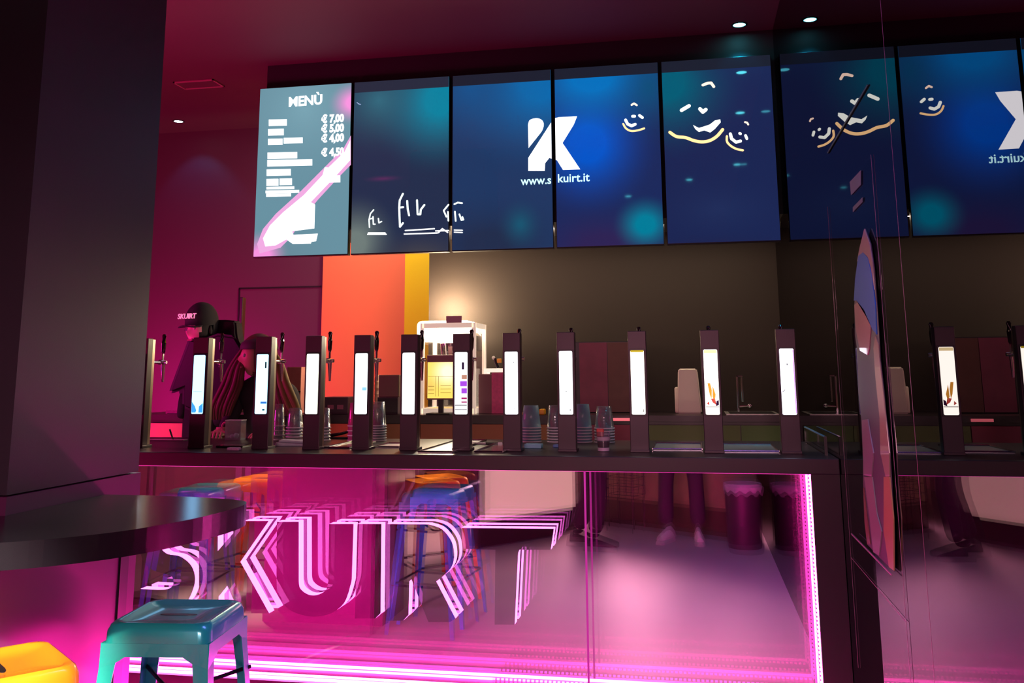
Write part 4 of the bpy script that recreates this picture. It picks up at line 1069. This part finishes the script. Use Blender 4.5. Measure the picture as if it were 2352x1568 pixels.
# wardrobe and pale wall at far left of the mirror view
t = thing('room_divider', 'beige room divider with pink edged frame mirrored at the far left', 'divider', (0, 0, 0))
bxo('beige_panel', mat('divider_beige', (.80, .55, .50), .5), t, -6.3, -4.85, -1.6, -1.5, 0, 2.2)
bxo('dark_panel', mat('divider_dark', (.30, .12, .22), .5), t, -4.85, -2.9, -1.6, -1.5, 0, 2.2)
bxo('edge', mat('divider_pink', (.9, .15, .5), .4, emis=(1, .08, .45), es=.35), t, -4.88, -4.82, -1.49, -1.47, 0, 2.2)

# ================================================================== people
M_skin = mat('skin', (.55, .30, .22), .5)
M_cloth_b = mat('black_cloth', (.018, .014, .022), .85, bump=.3, bscale=80)
M_trou = mat('dark_purple_trousers', (.055, .022, .055), .8, bump=.2, bscale=90)
def head(parent, cx, cy_, cz, s=1.0, rz=0.0, m=M_skin, tilt=0.0):
    """head about .23 m tall facing -y before rotation, with nose, brow, lips, chin, ears"""
    bm = newbm(); bmesh.ops.create_uvsphere(bm, u_segments=32, v_segments=24, radius=1)
    for v in bm.verts:
        x, y, z = v.co
        X, Yv, Z = x*.076, y*.096, z*.118
        if z < 0: X *= 1-.34*(-z)**1.3; Yv *= 1-.16*(-z) if y < 0 else 1-.40*(-z)
        if y < 0:
            fr = -y
            Yv -= .020*math.exp(-((x/.17)**2+((z+.12)/.16)**2))*1.1*fr       # nose
            Yv -= .006*math.exp(-((x/.35)**2+((z+.50)/.07)**2))              # lips
            Yv -= .008*math.exp(-((x/.3)**2+((z+.85)/.15)**2))               # chin
            Yv += .010*math.exp(-(((abs(x)-.38)/.17)**2+((z-.08)/.10)**2))   # eye sockets
            Yv -= .005*math.exp(-(((abs(x)-.35)/.28)**2+((z-.26)/.08)**2))   # brow
        v.co = Vector((X, Yv, Z))*s
    for sx in (-1, 1):
        bmesh.ops.create_uvsphere(bm, u_segments=10, v_segments=8, radius=1, matrix=Matrix.Translation((sx*.078*s, .008*s, -.008*s)) @ Matrix.Diagonal((.010*s, .018*s, .030*s, 1)))
    hd = obj('head', bm, m, parent, True, (cx, cy_, cz)); hd.rotation_euler = (tilt, 0, rz)
    bm = newbm()
    for sx in (-1, 1): bmesh.ops.create_uvsphere(bm, u_segments=12, v_segments=8, radius=.012*s, matrix=Matrix.Translation((sx*.029*s, -.080*s, .010*s)))
    e = obj('eyes', bm, mat('eye_white', (.5, .45, .45), .2), hd, True)
    bm = newbm(); box(bm, -.022*s, .022*s, -.098*s, -.086*s, -.064*s, -.056*s, .003); obj('lips', bm, mat('lips', (.35, .10, .10), .4), hd, True)
    return hd
def hand(parent, base, dirv, upv, s=1.0, curl=.6, side=1, m=M_skin, name='hand'):
    """palm plus five separate curled fingers as one skinned mesh"""
    d = Vector(dirv).normalized(); u = Vector(upv); u = (u-u.project(d)).normalized(); r = d.cross(u)*side; b = Vector(base)
    J = [(b, .024), (b+d*.04*s, (.034, .017)), (b+d*.082*s, (.036, .013))]; E = [(0, 1), (1, 2)]
    for k, (off, ln) in enumerate(((-.030, .070), (-.010, .080), (.011, .075), (.030, .060))):
        p = b+d*.085*s+r*off*s; ang = 0; prev = 2
        for sg in range(3):
            dd = d*math.cos(ang)-u*math.sin(ang); p = p+dd*ln*s*(.42, .32, .26)[sg] if sg else p+dd*.012*s
            J.append((p, .0088-.001*sg)); E.append((prev, len(J)-1)); prev = len(J)-1; ang += curl
        dd = d*math.cos(ang)-u*math.sin(ang); p = p+dd*ln*s*.25; J.append((p, .0066)); E.append((prev, len(J)-1))
    p = b+d*.025*s-r*.030*s; J.append((p, .013)); E.append((0, len(J)-1)); prev = len(J)-1
    for sg in range(2):
        p = p+(d*.75-r*.55-u*.35).normalized()*.034*s; J.append((p, .0100-.001*sg)); E.append((prev, len(J)-1)); prev = len(J)-1
    return skin_body(name, [(j[0].x, j[0].y, j[0].z, j[1]) for j in J], E, 0, m, parent, 1)

def shoe(par, x, y, rz, m, sole, s=1.0):
    bm = newbm()
    secs = [(-.13, .032, .060), (-.09, .038, .085), (-.04, .039, .085), (.02, .040, .066), (.07, .044, .050), (.11, .040, .038), (.14, .024, .026)]
    rg = []
    for yy, hw, hh_ in secs:
        rg.append([bm.verts.new((hw*s*math.cos(a)*(1 if math.sin(a) < .5 else .85), yy*s, .012+max(0, math.sin(a))*hh_*s)) for a in [PI*k/10 for k in range(11)]])
    for a, b in zip(rg, rg[1:]):
        for i in range(10): bm.faces.new((a[i], a[i+1], b[i+1], b[i]))
        bm.faces.new((a[0], b[0], b[-1], a[-1]))
    bm.faces.new(rg[0]); bm.faces.new(rg[-1][::-1]); bmesh.ops.recalc_face_normals(bm, faces=bm.faces[:])
    o = obj('shoe', bm, m, par, True, (x, y, 0)); o.rotation_euler = (0, 0, rz)
    bm = newbm(); prism(bm, [(math.copysign(hw+.004, sg)*s, yy*s) for sg, seq in ((1, secs), (-1, secs[::-1])) for yy, hw, _h in seq], 0, .016, 'Z'); obj('sole', bm, sole, o)
    return o
# --- mannequin with cap behind the bar, at left
hx, hy, hz_ = PY(466, 752, 5.42)
mn = thing('mannequin', 'black clad figure in a lettered black cap behind the left bar', 'mannequin', (hx, 5.42, 0))
T = 1.0
jo = [(.02, .02, .85, (.14, .09)), (.02, .02, 1.05, (.14, .09)), (.03, .02, 1.28, (.15, .09)), (.03, .02, 1.42, (.12, .08)), (.03, .01, 1.555, (.065, .06)), (.03, 0, 1.62, (.055, .055)),
      (-.06, .0, 1.40, .05), (-.09, -.02, 1.28, .04), (-.10, -.03, 1.17, .03), (.15, .0, 1.44, .075), (.18, -.02, 1.28, .065), (.18, -.06, 1.12, .050), (-.05, .02, .55, .10), (-.05, .02, .06, .06), (.10, .02, .55, .10), (.10, .02, .06, .06)]
ed = [(0, 1), (1, 2), (2, 3), (3, 4), (4, 5), (3, 6), (6, 7), (7, 8), (3, 9), (9, 10), (10, 11), (0, 12), (12, 13), (0, 14), (14, 15)]
skin_body('body', jo, ed, 0, M_cloth_b, mn)
for sx_ in (-.05, .10): shoe(mn, sx_, -.03, PI, M_black, M_black)
# cape: flared coat with a pointed left sleeve
def YP(pts, Y): return [(PY(x, y, Y)[0]-hx, PY(x, y, Y)[2]) for x, y in pts]
bm = newbm()
fr_ = YP([(432, 776), (424, 800), (405, 850), (385, 905), (400, 902), (418, 895), (417, 935), (440, 945), (560, 945), (562, 850), (558, 800), (540, 770), (500, 765), (460, 780)], 5.30)
bk_ = YP([(440, 776), (432, 800), (414, 850), (396, 900), (408, 898), (422, 893), (422, 935), (440, 943), (556, 943), (556, 850), (552, 800), (536, 772), (500, 768), (462, 780)], 5.50)
A_ = [bm.verts.new((p[0], -.12, p[1])) for p in fr_]; B_ = [bm.verts.new((p[0], .10, p[1])) for p in bk_]
bm.faces.new(A_); bm.faces.new(B_[::-1])
for i in range(len(A_)): bm.faces.new((A_[i], B_[i], B_[(i+1) % len(A_)], A_[(i+1) % len(A_)]))
bmesh.ops.recalc_face_normals(bm, faces=bm.faces[:]); bmesh.ops.triangulate(bm, faces=bm.faces[:])
bmesh.ops.bevel(bm, geom=[e for e in bm.edges if e.calc_face_angle(0) > .6], offset=.02, segments=3, affect='EDGES')
obj('coat', bm, mat('coat_violet_black', (.012, .007, .017), .6), mn, True)
# raised collar / hood
bm = newbm()
fr_ = YP([(470, 790), (480, 745), (497, 735), (520, 734), (542, 737), (546, 780), (560, 800), (560, 850), (470, 850)], 5.46)
prism(bm, fr_, .03, .13); bmesh.ops.bevel(bm, geom=bm.edges[:], offset=.012, segments=3, affect='EDGES'); obj('hood', bm, M_cloth_b, mn, True)
hd = head(mn, -.005, -.02, hz_-.01, 1.0, math.radians(-14), M_cloth_b, .12)
bm = bmesh.new(); bm.from_mesh(hd.data)
bmesh.ops.delete(bm, geom=[v for v in bm.verts if v.co.y > -.050+.25*max(0, -v.co.z-.05) or v.co.z > .040], context='VERTS')
for v in bm.verts: v.co.x *= 1.02; v.co.y = v.co.y*1.02-.003
obj('mask', bm, mat('mask_pink', (.95, .50, .60), .2, coat=.6), hd, True)
# dark head wrap and cap
bm = newbm(); bmesh.ops.create_uvsphere(bm, u_segments=32, v_segments=20, radius=1)
dele = [v for v in bm.verts if v.co.z < -.15 and v.co.y < -.1]
bmesh.ops.delete(bm, geom=dele, context='VERTS')
for v in bm.verts: v.co = Vector((v.co.x*.094, v.co.y*.112+.015, v.co.z*.125 + (.012 if v.co.z > 0 else -.01)))
cp = obj('cap', bm, M_cloth_b, hd, True, (0, 0, .032))
bm = newbm()
pts = [(-.075, -.06), (-.080, -.09), (-.062, -.125), (-.03, -.143), (0, -.148), (.03, -.143), (.062, -.125), (.080, -.09), (.075, -.06)]
prism(bm, pts, -.004, .004, 'Z')
for v in bm.verts: v.co.z -= abs(v.co.x)*.25+(-v.co.y-.06)*.12
obj('brim', bm, M_cloth_b, cp, False, (0, 0, .012))
text_mesh('cap_lettering', 'SKUIRT', .045, mat('lettering_pink_white', (.95, .65, .75), .4, emis=(1, .55, .7), es=.35), cp, (0, -.112, .055), rot=(PI/2-.25, 0, 0), ext=.002, bold=.0008)
bm = newbm(); box(bm, -.028, -.004, -.108, -.096, -.004, .012, .004); obj('dark_lens', bm, M_black, hd)
# --- long haired bartender
wx_, wy_, wz_ = PY(592, 812, 5.19)
wo = thing('person', 'long haired person in dark clothes serving behind the bar', 'person', (wx_, 5.19, 0))
jo = [(.06, .05, .85, (.15, .11)), (.06, .05, 1.05, (.13, .10)), (.06, .04, 1.25, (.16, .10)), (.05, .03, 1.36, (.13, .08)), (.03, .01, 1.44, (.045, .045)), (.02, 0, 1.50, (.045, .045)),
      (-.10, .03, 1.35, .055), (-.14, -.02, 1.20, .045), (-.13, -.14, 1.13, .036), (.21, .03, 1.34, .055), (.25, .0, 1.18, .045), (.15, -.13, 1.12, .036), (0, .05, .5, .085), (0, .05, .06, .055), (.13, .05, .5, .085), (.13, .05, .06, .055)]
skin_body('body', jo, ed, 0, mat('dark_top', (.025, .018, .028), .8), wo)
for sx_ in (0, .13): shoe(wo, sx_, .06, PI, M_black, M_black)
hand(wo, (-.13, -.15, 1.125), (.2, -1, -.05), (0, 0, 1), 1.0, .5, 1)
hand(wo, (.15, -.14, 1.115), (-.3, -1, -.05), (0, 0, 1), 1.0, .5, -1)
hd = head(wo, 0, -.01, wz_-.02, .98, math.radians(-50), mat('skin_rosy', (.70, .24, .24), .5))
M_hair = mat('brown_hair', (.13, .028, .026), .6, bump=.6, bscale=60)
M_hairy = mat('blond_hair', (.22, .13, .03), .6, bump=.6, bscale=60)
bm = newbm(); bmesh.ops.create_uvsphere(bm, u_segments=28, v_segments=18, radius=1)
bmesh.ops.delete(bm, geom=[v for v in bm.verts if v.co.y < -.45 and v.co.z < .45], context='VERTS')
for v in bm.verts: v.co = Vector((v.co.x*.093, v.co.y*.112+.01, v.co.z*.128))
obj('hair_cap', bm, M_hair, hd, True, (0, 0, .012))
def lock(name, pts, rad, m):
    bm = newbm(); tube(bm, smoothpts(pts, 5), [rad[0]+(rad[1]-rad[0])*math.sin(PI*min(1, i/(5*(len(pts)-1)))) for i in range(5*(len(pts)-1)+1)], 10); obj(name, bm, m, wo, True)
for k in range(8):
    o_ = k*.010+random.uniform(-.003, .003)
    lock('hair_lock', [(-.03-o_*.4, -.03-o_*.5, wz_+.04), (-.06-o_, -.06, wz_-.07), (-.07-o_*1.4, -.07, wz_-.18), (-.11-o_*1.6, -.08, wz_-.30), (-.14-o_*1.3, -.07, wz_-.38)], (.006, .017+.004*(k % 3)), M_hair)
for k in range(9):
    o_ = k*.012+random.uniform(-.003, .003)
    lock('hair_lock', [(.06, .03-o_*.3, wz_+.05), (.10+o_*.4, .0, wz_-.05), (.12+o_*.8, -.03, wz_-.17), (.15+o_*1.2, -.05, wz_-.28), (.19+o_*1.2, -.05, wz_-.36)], (.006, .017+.004*(k % 3)), M_hair if k < 5 else M_hairy)
bm = newbm(); lathe(bm, [(.096, .045), (.098, .055), (.090, .085), (.05, .118), (.001, .126)], 0, .012, 24, 1, 1.15); obj('dark_cap', bm, mat('cap_grey', (.06, .04, .05), .7), hd, True)

# --- photographer: only the legs show in the bar front mirror
s1, s2 = MZ(1530, 1240, 0), MZ(1606, 1243, 0)
ph = thing('person', 'photographer in dark trousers and white shoes, mirrored in the bar front', 'person', (0, 0, 0))
cx_, cy2 = (s1[0]+s2[0])/2, -.42
jo = [(cx_, cy2, .92, (.15, .11)), (cx_, cy2, 1.12, (.14, .10)), (cx_, cy2, 1.32, (.18, .11)), (cx_, cy2+.01, 1.42, (.15, .09)), (cx_, cy2+.01, 1.50, (.055, .055)), (cx_, cy2+.02, 1.56, (.05, .05)),
      (cx_-.19, cy2, 1.40, .062), (cx_-.22, cy2+.06, 1.16, .050), (cx_-.12, cy2+.26, 1.30, .036), (cx_+.19, cy2, 1.40, .062), (cx_+.23, cy2+.06, 1.16, .050), (cx_+.19, cy2+.26, 1.32, .036)]
eu = [(0, 1), (1, 2), (2, 3), (3, 4), (4, 5), (3, 6), (6, 7), (7, 8), (3, 9), (9, 10), (10, 11)]
skin_body('body', jo, eu, 0, M_cloth_b, ph)
jl = [(cx_, cy2, .95, (.15, .11)), (cx_-.09, cy2, .85, (.095, .10)), (s1[0]+.01, cy2+.10, .48, (.062, .072)), (s1[0], s1[1]-.16, .10, (.062, .075)), (cx_+.09, cy2, .85, (.095, .10)), (s2[0]-.01, cy2+.10, .48, (.062, .072)), (s2[0], s2[1]-.16, .10, (.062, .075))]
skin_body('trousers', jl, [(0, 1), (1, 2), (2, 3), (0, 4), (4, 5), (5, 6)], 0, M_trou, ph)
M_shoew = mat('white_leather', (.85, .80, .80), .4); M_solew = mat('white_rubber', (.7, .66, .66), .5)
shoe(ph, s1[0], s1[1]-.10, math.radians(25), M_shoew, M_solew, .95); shoe(ph, s2[0], s2[1]-.10, math.radians(-4), M_shoew, M_solew, .95)
head(ph, cx_, cy2+.03, 1.67, 1.0, PI)
hand(ph, (cx_-.12, cy2+.26, 1.305), (.3, 1, .5), (0, 0, 1), .95, .6, 1)
hand(ph, (cx_+.19, cy2+.26, 1.325), (-.2, 1, .45), (0, 0, 1), .95, .6, -1)
pm = thing('phone', 'dark phone held up by the photographer at the camera place', 'phone', (0.0, -.055, 1.44))
bm = newbm(); box(bm, -.075, .075, -.004, .004, -.036, .036, .003); obj('housing', bm, M_blackg, pm)
bm = newbm(); box(bm, -.07, .07, -.0052, -.0042, -.032, .032); obj('display', bm, emit('phone_display', (.4, .1, .3), .2), pm)
# --- walker at left of the photographer
s3 = MZ(1405, 1255, 0); s4 = MZ(1335, 1248, 0)
wk = thing('person', 'walking person in black trousers and black shoes, mirrored in the bar front', 'person', (0, 0, 0))
wx2, wy2 = (s3[0]+s4[0])/2-.02, min(s3[1], s4[1])-.02
jo = [(wx2, wy2, .92, (.12, .14)), (wx2, wy2, 1.12, (.11, .14)), (wx2+.01, wy2, 1.32, (.12, .17)), (wx2+.01, wy2, 1.42, (.10, .14)), (wx2+.02, wy2, 1.50, .055), (wx2+.03, wy2, 1.56, .05),
      (wx2, wy2-.19, 1.40, .062), (wx2-.06, wy2-.23, 1.16, .050), (wx2+.04, wy2-.23, .95, .036), (wx2, wy2+.19, 1.40, .062), (wx2+.08, wy2+.22, 1.16, .050), (wx2+.20, wy2+.22, .98, .036)]
skin_body('body', jo, eu, 0, mat('walker_jacket', (.03, .02, .03), .8), wk)
jl = [(wx2, wy2, .95, (.11, .14)), (wx2+.02, wy2+.08, .85, (.10, .095)), (wx2+.06, wy2+.09, .48, (.085, .07)), (s3[0]-.14, s3[1]-.02, .09, (.070, .06)), (wx2-.02, wy2-.08, .85, (.10, .095)), (wx2-.03, wy2-.09, .48, (.085, .07)), (s4[0]-.04, s4[1]-.12, .09, (.070, .06))]
skin_body('trousers', jl, [(0, 1), (1, 2), (2, 3), (0, 4), (4, 5), (5, 6)], 0, mat('black_trousers', (.035, .016, .035), .8), wk)
shoe(wk, s3[0]-.08, s3[1]-.02, math.radians(-84), M_cloth_b, M_black); shoe(wk, s4[0]+.02, s4[1]-.12, math.radians(-80), M_cloth_b, M_black)
head(wk, wx2+.04, wy2, 1.67, 1.0, PI/2)
hand(wk, (wx2+.04, wy2-.23, .95), (.2, 0, -1), (-1, 0, 0), .95, .3, 1)
hand(wk, (wx2+.20, wy2+.22, .98), (.3, 0, -1), (-1, 0, 0), .95, .3, -1)
